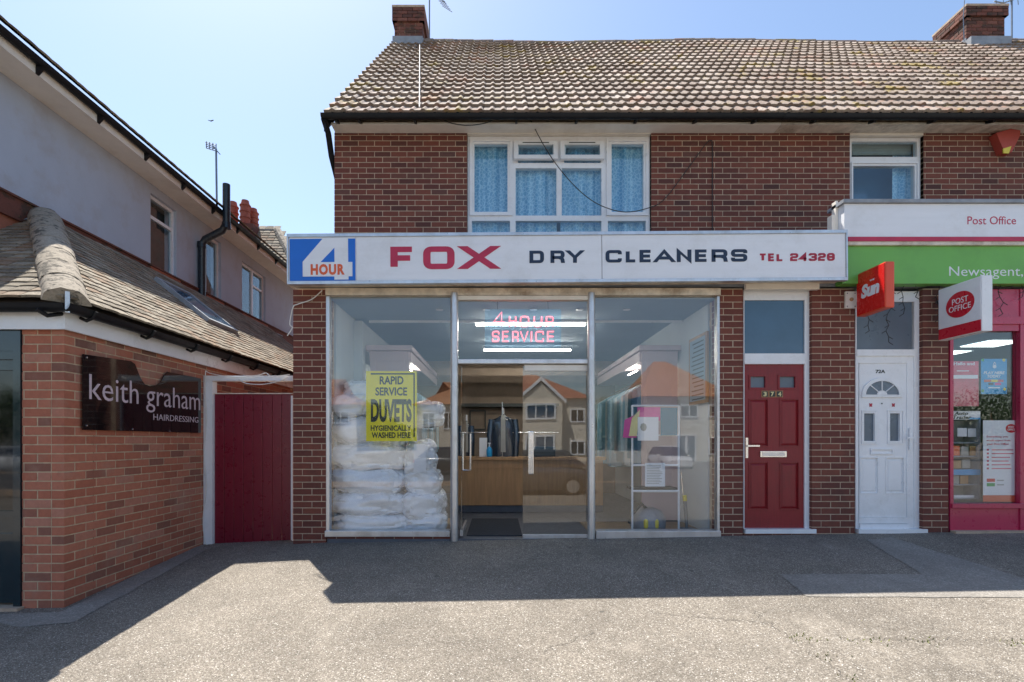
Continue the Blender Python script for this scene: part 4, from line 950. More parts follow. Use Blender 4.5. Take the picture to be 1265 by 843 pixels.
for cx, cy in ((X(1235,6.6)-.2,6.6),(X(1235,8.2)-.6,8.2),(X(1235,6.6)+1.2,6.6)):
    pass
pls = [(8.5,8.62,.3),(8.35,9.6,.45)]
for i, (cx, cy, hw) in enumerate(pls):
    o = thing('ceiling_light', (cx,cy,2.82), ('large lit ceiling panel above the blue play here poster' if i == 0 else 'smaller lit ceiling panel deeper in the post office shop'), 'ceiling light', 'lit panels in the post office shop')
    box('diffuser', 'panel_light', cx-hw, cx+hw, cy-.28, cy+.28, 2.815, 2.824, o); frame('frame', 'white', cx-hw-.02, cx+hw+.02, 2.81, 2.828, .004, cy-.3, cy-.285, o)
# posters in the post office window
Yo = Yq+.035
def poster(a, b_, c_, d_, mat, label, cat='poster', name='window_poster', Y=Yo):
    o = thing(name, (X((a+b_)/2,Y),Y,Z(d_,Y)), label, cat); box('sheet', mat, X(a,Y), X(b_,Y), Y, Y+.003, Z(d_,Y), Z(c_,Y), o); return o
q = poster(1176.5,1209,446.5,502,'poster_pink','faded pink poster headed Hello and in the post office window')
text('Hello and', X(1178,Yo), X(1204,Yo), Z(451.5,Yo), Z(447.5,Yo), Yo-.0005, 'paper', q, bold=.03)
text('welcome to', X(1178,Yo), X(1203,Yo), Z(456,Yo), Z(452.8,Yo), Yo-.0005, 'crimson2', q, bold=.02) if False else None
box('white_band', 'paper', X(1177,Yo), X(1208,Yo), Yo-.0015, Yo-.0005, Z(468,Yo), Z(463.5,Yo), q)
box('print_line', 'paper', X(1182,Yo), X(1197,Yo), Yo-.0015, Yo-.0005, Z(459,Yo), Z(457.8,Yo), q)
q = poster(1212,1244,443.5,487,'poster_blue','sky blue lottery poster reading PLAY HERE TODAY')
text('PLAY HERE', X(1215,Yo), X(1241,Yo), Z(462.5,Yo), Z(459,Yo), Yo-.0005, 'paper', q, bold=.03, shear=.2); text('TODAY', X(1219.5,Yo), X(1236.5,Yo), Z(466.8,Yo), Z(463.3,Yo), Yo-.0005, 'paper', q, bold=.03, shear=.2)
mb = MB(); cx, cz = X(1228.5,Yo), Z(452,Yo); mb.prism([(cx+.022*math.cos(a),cz+.022*math.sin(a)-.01) for a in [k*PI/6 for k in range(12)]], 'y', Yo-.0015, Yo-.0005); mb.prism([(cx-.02,cz+.01),(cx-.012,cz+.012),(cx+.004,cz+.04),(cx-.004,cz+.045)], 'y', Yo-.0019, Yo-.0016); mb.prism([(cx+.02,cz+.01),(cx+.012,cz+.012),(cx-.004,cz+.04),(cx+.004,cz+.045)], 'y', Yo-.0023, Yo-.002); mb.build('emblem', 'paper', q)
for a, b_, c_, mt in ((1215.5,1224,469.2,'orangered'),(1224.5,1232.5,469.2,'yellowplastic'),(1233,1239.5,469.2,'poster_pink'),(1221,1227,473,'navy'),(1229,1236.5,473,'magenta')): box('colour_block', mt, X(a,Yo), X(b_,Yo), Yo-.0015, Yo-.0005, Z(c_+3,Yo), Z(c_,Yo), q)
for (a, c_) in ((1214,445),(1240,445),(1214,483),(1241,481)): MB().prism([(X(a,Yo)+.018*math.cos(k*PI/4),Z(c_,Yo)+.018*math.sin(k*PI/4)) for k in range(8)], 'y', Yo-.0015, Yo-.0005).build('corner_shape', 'yellowplastic' if a > 1230 else 'lime', q)
text('18+', X(1223,Yo), X(1233,Yo), Z(482,Yo), Z(479.5,Yo), Yo-.0005, 'paper', q) if False else box('print_line', 'paper', X(1221,Yo), X(1235,Yo), Yo-.0015, Yo-.0005, Z(479.8,Yo), Z(478.6,Yo), q)
ar = thing('magazine_rack', (X(1193,Yo+.1),Yo+.1,.5), 'clear sided magazine rack headed Auto Trader in the window corner', 'magazine rack')
Yk = Yo+.08
box('header', 'paper', X(1176.5,Yk), X(1211,Yk), Yk, Yk+.01, Z(518.5,Yk), Z(508,Yk), ar); box('header_stripe', 'poster_blue', X(1196,Yk), X(1211,Yk), Yk-.0015, Yk-.0004, Z(518.3,Yk), Z(516,Yk), ar)
text('Auto', X(1178.5,Yk), X(1196,Yk), Z(513,Yk), Z(508.8,Yk), Yk-.0005, 'ink', ar, bold=.03, shear=.2); text('Trader', X(1177,Yk), X(1200,Yk), Z(518,Yk), Z(513.5,Yk), Yk-.0005, 'ink', ar, bold=.03, shear=.2)
box('side', 'lead', X(1209,Yk), X(1211.5,Yk), Yk, Yk+.25, Z(618,Yk), Z(519,Yk), ar); box('back', 'blind', X(1176.5,Yk), X(1211,Yk), Yk+.2, Yk+.22, Z(618,Yk), Z(519,Yk), ar)
for k, py in enumerate((548,565,585,600,617)): box('shelf', 'lead', X(1176.5,Yk), X(1209,Yk), Yk+.02, Yk+.2, Z(py,Yk), Z(py-1.5,Yk), ar)
ML = ['left white card near the top of the window rack','right white card near the top of the window rack','orange magazine on the second rack shelf','pale magazine in the middle of the second rack shelf','brown magazine at the right of the second rack shelf','brown magazine just above the blue shelf strip','pale magazine right of the brown one above the blue strip','flat white papers at the bottom of the window rack','pale magazine under the blue shelf strip','brown magazine under the blue shelf strip']
for k, (a, b_, c_, d_, mt) in enumerate(((1183,1194.5,529,539.5,'paper'),(1196,1208.5,529.5,540,'paper'),(1178,1186,551,563,'orange'),(1188,1197,552,563,'blind'),(1199,1207,551,563,'wood'),(1178,1188,569,579,'wood'),(1190,1200,568,579,'blind'),(1180,1205,612,616,'paper'),(1178,1186,588,598,'blind'),(1188,1198,588,598,'wood'))):
    tag(box('magazine', mt, X(a,Yk+.03), X(b_,Yk+.03), Yk+.03+.002*k, Yk+.035+.002*k, Z(d_,Yk+.03), Z(c_,Yk+.03)), ML[k], 'magazine', 'papers on the window rack')
box('shelf_strip', 'poster_blue', X(1176.5,Yk), X(1211,Yk), Yk-.004, Yk+.002, Z(587,Yk), Z(580,Yk), ar)
q = poster(1214.5,1259,519.5,612,'paper','tall white Post Office services board with red oval, standing in the window','board')
box('footer', 'orangered', X(1214.5,Yo), X(1260,Yo), Yo-.0005, Yo+.003, Z(620,Yo), Z(612,Yo)-.001, q)
mb = MB(); cx, cz = X(1249,Yo), Z(529.5,Yo); mb.prism([(cx+.064*math.cos(k*PI/12),cz+.052*math.sin(k*PI/12)) for k in range(24)], 'y', Yo-.0015, Yo-.0005); mb.build('oval', 'postred', q)
text('POST', cx-.035, cx+.035, cz+.004, cz+.028, Yo-.0016, 'paper', q, bold=.02); text('OFFICE', cx-.045, cx+.045, cz-.026, cz-.002, Yo-.0016, 'paper', q, bold=.02)
for k, (s_, a, b_) in enumerate((('Everything you',1219,1245),('would expect from',1218.5,1248),('your Post Office',1219,1246))): text(s_, X(a,Yo), X(b_,Yo), Z(541.5+k*4.6,Yo), Z(538.3+k*4.6,Yo), Yo-.0005, 'crimson', q, bold=.01 if k == 2 else 0)
for k in range(6):
    box('bullet', 'crimson', X(1219,Yo), X(1221.5,Yo), Yo-.0015, Yo-.0005, Z(557+k*4.6,Yo), Z(554.8+k*4.6,Yo), q); box('print_line', 'poster_pink', X(1225,Yo), X(1240+12*random.random(),Yo), Yo-.0015, Yo-.0005, Z(556.6+k*4.6,Yo), Z(555.4+k*4.6,Yo), q)
box('logo_block', 'postred', X(1219,Yo), X(1229,Yo), Yo-.0015, Yo-.0005, Z(595.5,Yo), Z(591.5,Yo), q); box('logo_block', 'lime', X(1219,Yo), X(1229,Yo), Yo-.0015, Yo-.0005, Z(601,Yo), Z(597,Yo), q)
for c_ in (593, 598.5): box('print_line', 'blind', X(1231.5,Yo), X(1240,Yo), Yo-.0015, Yo-.0005, Z(c_+1.3,Yo), Z(c_,Yo), q)
# ---- projecting signs
def proj(name, Xf, th, Y0, Y1, z0, z1, label):
    return thing(name, (Xf,Y1,z0), label, 'sign')
ss = proj('projecting_sign', 4.115, .1, 5.33, 5.75, 2.57, 3.06, 'red double sided Sun newspaper sign projecting beside the green fascia')
o = box('sign_body', 'sunside', 4.118, 4.215, 5.33, 5.76, 2.57, 3.06, ss, bev=.012)
box('sign_face', 'sunred', 4.112, 4.1175, 5.342, 5.75, 2.585, 3.045, ss)
rm_ = Matrix.Translation((4.112,5.75,0)) @ Matrix.Rotation(-PI/2, 4, 'Z')
text('Sun', .07, .34, 2.75, 2.905, -.0005, 'paper', ss, bold=.06, mw=rm_, shear=.15); text('THE', .2, .27, 2.912, 2.93, -.0005, 'paper', ss, bold=.04, mw=rm_)
box('bracket', 'aerial', 4.15, 4.18, 5.765, 5.875, 2.9, 2.93, ss)
ps = proj('projecting_sign', 5.05, .11, 5.24, 5.755, 2.30, 2.88, 'white projecting Post Office sign with red oval and red base')
box('sign_body', 'white', 5.055, 5.165, 5.24, 5.755, 2.30, 2.88, ps, bev=.004)
box('sign_face', 'sign_white', 5.05, 5.0545, 5.25, 5.75, 2.425, 2.872, ps); box('red_base', 'postred', 5.05, 5.0545, 5.25, 5.75, 2.305, 2.423, ps)
rm2 = Matrix.Translation((5.05,5.755,0)) @ Matrix.Rotation(-PI/2, 4, 'Z')
mb = MB(); ox, oz = .27, 2.643; mb.prism([(ox+.168*math.cos(k*PI/20),oz+.14*math.sin(k*PI/20)) for k in range(40)], 'y', -.003, -.0005); mb.build('oval', 'postred', ps, mw=rm2)
text('POST', ox-.09, ox+.1, oz+.012, oz+.075, -.0035, 'paper', ps, bold=.0, mw=rm2); text('OFFICE', ox-.13, ox+.13, oz-.065, oz-.003, -.0035, 'paper', ps, bold=.0, mw=rm2)
box('bracket', 'aerial', 5.1, 5.13, 5.76, F-.002, 2.75, 2.78, ps)
# alarm box, junction box
al = thing('alarm_box', (X(1240,U),U,Z(190,U)), 'faded red hexagonal alarm bell box high on the brick wall', 'alarm box')
cx, cz = X(1243,U-.08), Z(173,U-.08)
al_m = MB(); pts = [(X(1228,U-.08),Z(166,U-.08)),(X(1246,U-.08),Z(161,U-.08)),(X(1258,U-.08),Z(163,U-.08)),(X(1257,U-.08),Z(170,U-.08)),(X(1247,U-.08),Z(190,U-.08)),(X(1238,U-.08),Z(189,U-.08))]
al_m.prism(pts, 'y', U-.11, U-.001); al_m.build('cover', 'alarmred', al)
MB().prism([(X(1239,U-.12),Z(184,U-.12)),(X(1249,U-.12),Z(181,U-.12)),(X(1246,U-.12),Z(190,U-.12)),(X(1239.5,U-.12),Z(189.5,U-.12))], 'y', U-.125, U-.112).build('lamp', 'yellowplastic', al)
jb = thing('junction_box', (X(1049,F),F,Z(382,F)), 'white square junction box on the pier left of the Sun sign', 'junction box')
box('lid', 'cream', X(1042.5,F), X(1056,F), F-.03, F-.003, Z(382,F), Z(361,F), jb, bev=.004)
MB().lathe((X(1049.5,F),F-.03,Z(371,F)), [(.022,0),(.018,-.014),(.006,-.02)], 12, 'y').build('knob', 'wood', jb, smooth=True)
for a, c_ in ((1044.5,363.5),(1054,363.5),(1044.5,379.5),(1054,379.5)): MB().lathe((X(a,F),F-.03,Z(c_,F)), [(.006,0),(.005,-.004)], 8, 'y').build('screw', 'ink', jb)
# cables on the upper wall
def curve(name, pts, r, mat, label=None, cat='cable', n=8, parent=None):
    P = [Vector(p) for p in pts]; out = []
    for i in range(len(P)-1):
        p0, p1, p2, p3 = P[max(i-1,0)], P[i], P[i+1], P[min(i+2,len(P)-1)]
        for k in range(8):
            t_ = k/8; out.append(.5*((2*p1)+(-p0+p2)*t_+(2*p0-5*p1+4*p2-p3)*t_*t_+(-p0+3*p1-3*p2+p3)*t_**3))
    out.append(P[-1]); o = MB().tube(out, r, 6).build(name, mat, parent, smooth=True)
    return tag(o, label, cat) if not parent else o
def cp(l, Y): return [(X(a,Y), Y, Z(b_,Y)) for a, b_ in l]
curve('facade_cable', cp([(655,148),(672,180),(690,207),(715,235),(740,253),(770,262),(798,258)], 6.88)+cp([(820,247),(850,208),(872,178),(878,174)], 6.94)+cp([(880,180),(880,230),(880,286)], 6.955), .006, 'cable', 'black cable sagging across the upstairs window to the wall')
curve('facade_cable', cp([(549,149),(560,153),(578,155),(600,152),(620,143)], 6.72), .006, 'cable', 'short black cable loop under the gutter above the brick wall')
# string lights above post office door/window
for s_, (pts, lab) in enumerate((([(1046,350),(1075,354),(1110,352),(1125,350),(1150,354),(1175,352)], 'dark string lights draped below the green fascia left of the Post Office sign'), ([(1225,352),(1240,356),(1262,350)], 'dark string lights on the crimson board right of the Post Office sign'))):
    o = curve('string_lights', cp(pts, 5.82), .007, 'cable', lab, 'string lights')
    xs2 = [1117,1131,1098,1070,1160] if s_ == 0 else [1236,1262]
    for i, a in enumerate(xs2):
        L_ = (34,14,70,56,48)[i % 5]; p = [(a,353)]
        yy = 353
        while yy < 353+L_: yy += 7; p.append((a+random.uniform(-4,4), yy))
        MB().tube(cp(p, 5.81), .004, 5).build('strand', 'cable', o)
        for (u, w) in p[1:]: MB().tube(cp([(u,w),(u+random.choice((-5,5)),w+3)], 5.805), .004, 5).build('strand', 'cable', o)
# aerials
def aerial(name, px, y0, y1, Y, head, label):
    t_ = thing(name, (X(px,Y),Y,Z(y1,Y)), label, 'aerial'); MB().tube([(X(px,Y),Y,Z(y1,Y)),(X(px,Y),Y,Z(y0,Y))], .016, 8).build('mast', 'aerial', t_, smooth=True)
    head(t_); return t_
def h1(t_):
    Y = 11.6; MB().tube(cp([(541,-6),(546,0),(551,5)], Y), .01, 6).build('boom', 'aerial', t_)
    for k in range(6): x_, y_ = 540+k*2.2, -5+k*3.2; MB().tube([(X(x_-4,Y),Y-.1,Z(y_+1,Y)),(X(x_+7,Y),Y+.1,Z(y_-.5,Y))], .007, 5).build('element', 'aerial', t_)
aerial('tv_aerial', 530.5, -8, 48, 11.6, h1, 'television aerial mast beside the left brick chimney')
def h2(t_):
    Y = 11.6; MB().tube(cp([(1228,2),(1240,4),(1262,-4)], Y), .014, 6).build('boom', 'aerial', t_)
    for k in range(4): MB().tube(cp([(1230+k*9,-3),(1231+k*9,6)], Y), .008, 5).build('element', 'aerial', t_)
aerial('tv_aerial', 1250, -6, 52, 11.6, h2, 'television aerial on a bare mast beside the right chimney')
MB().tube(cp([(1191,52),(1190,20),(1192,-5)], 10.7), .008, 6).build('mast_stay', 'aerial', bld)
curve('lightning_tape', [tuple(RM @ Vector((X(519,RE+v*math.cos(pit)), v, .078))) for v in (0,1,2,3,4,5.2)], .008, 'wcable', parent=bld)
bd = MB(); bx_, by_, bz_ = X(260,40), 40, Z(149,40); bd.prism([(bx_-.22,bz_+.05),(bx_,bz_),(bx_+.22,bz_+.06),(bx_,bz_-.04)], 'y', 40, 40.1); tag(bd.build('bird', 'ink'), 'tiny dark bird flying in the pale sky over the left house', 'bird')

# ================================================================= LEFT building (hairdresser)
LX, LY = -3.56, 4.12
lb = thing('hairdresser_building', (LX,LY,gz(LX,LY)), 'red brick and grey rendered building with hipped tiled lean-to roof at left', 'building')
zt = Z(407.5,4.12)+.0; lcount = [300]; sl = MB()
FW = Wall(lb, (0,LY,0), 0, 'brick_l', lcount, sl); SW = Wall(lb, (LX,0,0), PI/2, 'brick_l', lcount, sl)
xd = X(27,LY)
FW.lay(xd, LX, -.3, zt, off=LX-.215, ends=(0,.1125))
# corner courses: on alternate courses the front brick or the side brick takes the corner
k0 = int(math.floor(-.3/.075)); k = k0
while k*.075 < zt-.02:
    zz = k*.075; st_ = LY if k % 2 else LY+.1125
    x = st_; first = True
    while x < 8.6:
        if lcount[0] > 0 or True:
            ind = x < 6.15
            save = SW.indiv; SW.indiv = lcount if ind else None
            SW.brick(x, .215, zz, min(.065, zt-zz), .1025); SW.indiv = save
        x += .225
    k += 1
core = MB(); core.box(xd+.004, LX-.0035, LY+.0035, LY+.3, -.5, zt); core.box(LX-.25, LX-.0035, LY+.31, 12, -.5, zt)
core.box(-6.6, X(-40,LY), LY+.0035, LY+.3, -.5, zt)
core.build('mortar_bed', 'mortar_l', lb); sl.build('brickwork', 'brick_l', lb, kind='stuff')
# fascia boards, gutter
box('fascia_board', 'white', -6.6, LX+.02, LY-.045, LY-.02, zt-.005, Z(384,LY-.04), lb)
box('fascia_board', 'white', LX+.022, LX+.045, LY-.045, 12, zt-.005, Z(384,LY-.04), lb)
gz0 = 2.235
gutter('gutter', (-6.6,LY-.11,gz0), (LX+.13,LY-.11,gz0), .055, 'black', lb, (0,-1,0))
gutter('gutter', (LX+.115,LY-.14,gz0+.002), (LX+.115,12,gz0+.002), .055, 'black', lb, (1,0,0))
for y in [LY+.1+.72*i for i in range(9)]:
    MB().tube([(LX+.05,y,gz0-.05),(LX+.1,y,gz0-.075),(LX+.16,y,gz0-.05),(LX+.185,y,gz0)], .014, 6).build('gutter_bracket', 'black', lb)
MB().tube([(LX+.02,LY-.04,gz0-.05),(LX-.03,LY-.12,gz0-.085),(LX-.06,LY-.18,gz0-.05)], .018, 6).build('gutter_bracket', 'black', lb)
# lean-to roof: plain tiles on two slopes meeting at a hip
ex, ez = LX+.14, 2.275; wx = -5.22; wz = 3.70; pt = math.atan2(wz-ez, ex-wx); sl_ = math.hypot(wz-ez, ex-wx); g = .1; nr = int(sl_/g)
ey = LY-.13; co, si = math.cos(pt), math.sin(pt)
MB().quad((ex-.03,ey+.03,ez-.02),(ex-.03,12,ez-.02),(wx,12,wz-.02),(wx,ey+(ex-wx),wz-.02)).quad((ex-.03,ey+.03,ez-.021),(wx,ey+(ex-wx),wz-.021),(-6.8,ey+(ex-wx),wz-.021),(-6.8,ey+.03,ez-.021)).build('roof_deck', 'roofdeck', lb)
def ptile():
    mb = MB(); L_, w, t_ = .19, .159, .018; n = 4
    for i in range(n+1):
        x = w*i/n; c_ = .004*(1-(2*i/n-1)**2); mb.v += [(x, 0, t_+.016+c_), (x, 0, .016+c_-.002), (x, L_, t_+c_)]
    for i in range(n):
        a = 3*i; mb.face((a, a+3, a+5, a+2)); mb.face((a+1, a+4, a+3, a))
    mb.face((0, 2, 1)); mb.face((3*n, 3*n+1, 3*n+2)); return mb
ptm = ptile(); PM = []
for k in range(12):
    q = MB(); q.v = ptm.v; q.f = ptm.f; q.a = [random.Random(k+50).random()]*len(ptm.f); PM.append(q.mesh('roof_tile', M['plain_tile'], fix=False))
def side_m(y, r): return Matrix.Translation((ex-r*g*co, y, ez+r*g*si)) @ Matrix.Rotation(PI/2, 4, 'Z') @ Matrix.Rotation(pt, 4, 'X')
def front_m(x, r): return Matrix.Translation((x, ey+r*g*co, ez+r*g*si)) @ Matrix.Rotation(pt, 4, 'X')
TL = []
for r in range(nr+1):
    y = ey+r*g*co+.03+(.0825 if r % 2 else 0)
    while y < 11.5: TL.append((math.hypot(y, 3.5)+(0 if y < 7 else 50), side_m(y, r))); y += .165
    x = ex-r*g*co-.03-.165-(.0825 if r % 2 else 0)
    while x > -6.4: TL.append((math.hypot(3.9, x) if x > -4.7 else 99, front_m(x, r))); x -= .165
TL.sort(key=lambda q: q[0]); s2 = MB()
for i, (_, m) in enumerate(TL):
    m = m @ Matrix.Translation((random.uniform(-.002,.002), random.uniform(-.006,.006), random.uniform(0,.003))) @ Matrix.Rotation(random.uniform(-.02,.02), 4, 'Z') @ Matrix.Rotation(random.uniform(-.03,.03), 4, 'X'); k = random.randrange(12)
    if i < 300:
        o = bpy.data.objects.new('roof_tile', PM[k]); C.objects.link(o); o.matrix_basis = m; o.parent = lb; o.matrix_parent_inverse = wmat(lb).inverted()
    else:
        j = len(s2.v); s2.cur = random.Random(k+50).random(); s2.v += [tuple(m @ Vector(p)) for p in ptm.v]
        for f in ptm.f: s2.face(tuple(j+q for q in f))
s2.build('roof_tiling', 'plain_tile', lb, kind='stuff', fix=False)
h0 = Vector((ex-.04,ey+.04,ez+.0)); h1_ = Vector((wx+.02,ey+(ex-wx)-.02,wz+.02)); nh = 7
for i in range(nh):
    a = h0.lerp(h1_, i/nh); b_ = h0.lerp(h1_, (i+1.12)/nh); mb = MB(); mb.cur = random.random(); d = (b_-a).normalized(); sd = d.cross(Vector((0,0,1))).normalized(); up = sd.cross(d)
    n = 12; R0 = .155
    for (p, r_) in ((a, R0), (a.lerp(b_,.5), R0*.99), (b_, R0*.96)):
        for j in range(n+1):
            t_ = PI*j/n; rn = r_*(1+.08*noise.noise(Vector((j*.7, i*3.1, p.z*9)))); mb.v.append(tuple(p+sd*math.cos(t_)*rn+up*(math.sin(t_)*rn*.8-.02)))
    for k in range(2):
        for j in range(n): mb.face((k*(n+1)+j, k*(n+1)+j+1, (k+1)*(n+1)+j+1, (k+1)*(n+1)+j))
    mb.face(tuple(range(n, -1, -1))); mb.build('hip_tile', 'hip', lb, smooth=True)
MB().box(-.015,.015,-.02,-.008,-.12,.06, Matrix.Translation(h0) @ Matrix.Rotation(PI/4, 4, 'Z') @ Matrix.Translation((0,-.02,0.02))).build('hip_iron', 'alu', lb)
# upper storey
ux = -5.35; uz = CZ+.742*5.35; ue = -5.03; y0u = 3.2; y1u = 14.5
def UYp(px, XX): return abs(XX)*FP/(VX-px)
holes = []
def whole(pa, pb, r0, r1): return (UYp(pa, ux), UYp(pb, ux), CZ+r0*abs(ux), CZ+r1*abs(ux))
holes = [whole(186, 218, .505, .715), whole(255, 273, .50, .715), whole(299, 328, .50, .705)]
m = MB()
for a, b_, p, q_ in rects_minus(y0u, y1u, wz+.02, uz, holes): m.box(ux-.2, ux, a, b_, p, q_)
m.build('rendered_wall', 'render', lb)
MB().box(ux-.2, ux-.005, y0u, y1u, 2.2, wz+.015).build('lower_wall', 'brick_l', lb)
m = MB(); m.box(ux+.001, ux+.035, y0u, y1u, wz-.1, wz+.13); m.build('drip_course', 'chim', lb); m = MB(); m.box(ux+.001, ux+.06, y0u, y1u, wz+.132, wz+.155); m.build('bell_bead', 'chim', lb)
m = MB(); m.prism([(ux+.036,wz+.045),(ux+.21,wz-.035),(ux+.21,wz-.05),(ux+.036,wz-.03)], 'y', ey+(ex-wx)-.1, 12)
m.build('flashing', 'lead', lb)
MB().quad((wx-.9,ey+(ex-wx)-.22,wz-.12),(wx+.05,ey+(ex-wx)-.16,wz-.06),(wx-.02,ey+(ex-wx),wz+.08),(wx-.9,ey+(ex-wx),wz+.1)).build('flashing', 'lead', lb)
for i, (a, b_, p, q_) in enumerate(holes):
    wo = MB(); xo_ = ux-.05; t_ = .05
    wo.box(xo_-.04, xo_, a, a+t_, p, q_); wo.box(xo_-.04, xo_, b_-t_, b_, p, q_); wo.box(xo_-.04, xo_, a+t_, b_-t_, q_-t_, q_); wo.box(xo_-.04, xo_, a+t_, b_-t_, p, p+t_)
    if i == 0: zz = p+(q_-p)*.68; wo.box(xo_-.04, xo_+.004, a+t_, b_-t_, zz, zz+.05)
    if i == 2: yy = (a+b_)/2; wo.box(xo_-.04, xo_+.004, yy-.03, yy+.03, p+t_, q_-t_); zz = p+(q_-p)*.66; wo.box(xo_-.04, xo_+.003, yy+.031, b_-t_, zz, zz+.04)
    w_ = wo.build('window', 'white', lb); box('pane', 'winglass', xo_-.025, xo_-.02, a+t_-.003, b_-t_+.003, p+t_-.003, q_-t_+.003, w_)
    box('blind', 'blind' if i != 1 else 'frost', xo_-.2, xo_-.19, a, b_, p-.1, q_+.1, w_)
    box('sill', 'brick_l', ux-.08, ux+.04, a-.05, b_+.05, p-.06, p-.005, w_)
box('soffit', 'cream', ux-.05, ue+.02, y0u, y1u, uz+.002, uz+.03, lb); box('fascia_board', 'cream', ue+.022, ue+.045, y0u, y1u, uz-.005, uz+.17, lb)
gutter('gutter', (ue+.09,y0u,uz+.125), (ue+.09,y1u,uz+.125), .05, 'black', lb, (1,0,0))
for i in range(14):
    y = 4.6+i*.83; MB().prism([(ue+.046,uz+.09),(ue+.12,uz+.07),(ue+.046,uz-.01)], 'y', y-.02, y+.02).build('gutter_bracket', 'black', lb)
p2 = math.atan(.835); rx0, rz0 = ue+.12, uz+.185; s3 = MB()
for r in range(36):
    y = y0u+(.0825 if r % 2 else 0)
    if r > 6 and r % 2: pass
    while y < y1u:
        m = Matrix.Translation((rx0-r*.1*math.cos(p2), y, rz0+r*.1*math.sin(p2)+random.uniform(0,.006))) @ Matrix.Rotation(PI/2, 4, 'Z') @ Matrix.Rotation(p2, 4, 'X'); j = len(s3.v); s3.cur = random.random(); s3.v += [tuple(m @ Vector(p)) for p in ptm.v]
        for f in ptm.f: s3.face(tuple(j+q for q in f))
        y += .165
s3.build('upper_roof_tiling', 'plain_tile', lb, kind='stuff', fix=False)
MB().prism([(rx0-.02,rz0-.02),(-9,rz0+(rx0+9)*.835-.02),(-13,rz0-.05),(-13,2.0),(ux-.21,2.0),(ux-.21,uz+.02),(ue,uz+.04)], 'y', y0u, y1u).build('roof_body', 'roofdeck', lb)
# rooflight
ry0, ry1 = 6.1, 6.9
m_ = MB(); 
for (a, b_, c_, d_) in ((0,.78,0,.05),(0,.78,.9,.95),(0,.05,.05,.9),(.73,.78,.05,.9)): m_.box(a, b_, c_, d_, .03, .09, None)
rmx = side_m(6.95, 8)
rl = m_.build('rooflight', 'lead', lb, mw=rmx); MB().box(.05,.73,.05,.9,.07,.075).build('pane', 'bluefilm', rl, mw=rmx)
# soil pipe
Yp = 8.95; xpw = ux+.07
MB().tube([(xpw,Yp,wz-.1),(xpw,Yp,Z(303,Yp)),(xpw+.06,Yp,Z(296,Yp)),(ue+.12,Yp,Z(285,Yp)),(ue+.19,Yp,Z(276,Yp)),(ue+.19,Yp,Z(228,Yp))], .062, 14).build('soil_pipe', 'soil', lb, smooth=True)
for z_ in (Z(303,Yp), Z(279,Yp)): MB().tube([(xpw if z_ < Z(290,Yp) else ue+.19,Yp,z_-.05),(xpw if z_ < Z(290,Yp) else ue+.19,Yp,z_+.05)], .073, 14).build('pipe_collar', 'soil', lb, smooth=True)
# teal door at far left
dr = MB(); x1d = xd-.004; x0d = X(-70,LY)
dr.box(x1d-.06, x1d, LY-.01, LY+.08, gz(-4,4)+.02, zt); dr.box(x0d, x1d-.06, LY-.01, LY+.08, Z(434,LY), zt); dr.box(x0d, x1d-.06, LY-.005, LY+.08, Z(444,LY)-.001, Z(434,LY)-.001)
dfm = dr.build('door_frame', 'teal', lb)
d_ = MB(); zb1 = gz(-4,4)+.05
d_.box(x1d-.2+.13, x1d-.064, LY+.02, LY+.07, zb1, Z(444,LY)); d_.box(x0d, x1d-.072, LY+.02, LY+.07, Z(457,LY), Z(444,LY)); d_.box(x0d, x1d-.072, LY+.02, LY+.07, zb1, Z(660,LY)); d_.box(x0d, x1d-.072, LY+.02, LY+.07, Z(640,LY), Z(632,LY))
d_.build('front_door', 'teal', dfm)
box('pane', 'blackgloss', x0d, x1d-.075, LY+.04, LY+.046, Z(632,LY), Z(457,LY), dfm); box('kick_panel', 'teal', x0d, x1d-.075, LY+.04, LY+.05, Z(660,LY), Z(640,LY), dfm)
box('step', 'mortar', x0d, xd+.02, LY-.06, LY+.3, -.5, gz(-4,4)+.03, lb)
# black sign
SXp = LX+.02
def SY(px): return abs(SXp)*FP/(VX-px)
def SP(px, py): y = SY(px); return (y, CZ+(VY-py)*y/FP)
ks = thing('wall_sign', (SXp,SY(175),1.3), 'black gloss hairdressing sign with wavy cut top edge on brick', 'sign')
poly = [SP(*p) for p in ((101.3,437.7),(161,446.5),(166,450),(169,458),(173,468),(178,475),(184,477),(192,476.5),(198,472),(202,464),(206,459.5),(247.5,467.8),(247.5,535),(101.3,531.2))]
MB().prism(poly, 'x', SXp, SXp+.008).build('panel', 'blackgloss', ks)
rm3 = Matrix.Translation((SXp+.008,0,0)) @ Matrix.Rotation(PI/2, 4, 'Z')
text('keith graham', SY(109), SY(246.3), 1.44, 1.73, -.0005, 'letter_pink', ks, bold=-.004, mw=rm3); text('HAIRDRESSING', SY(188.5), SY(244), 1.365, 1.43, -.0005, 'letter_pink', ks, bold=-.004, mw=rm3)
for px, py in ((106,442),(163,530.5),(209,533),(106,526)):
    y, z_ = SP(px, py); MB().lathe((SXp+.008,y,z_), [(.008,0),(.007,.006)], 10, 'x').build('screw_cap', 'steel', ks)

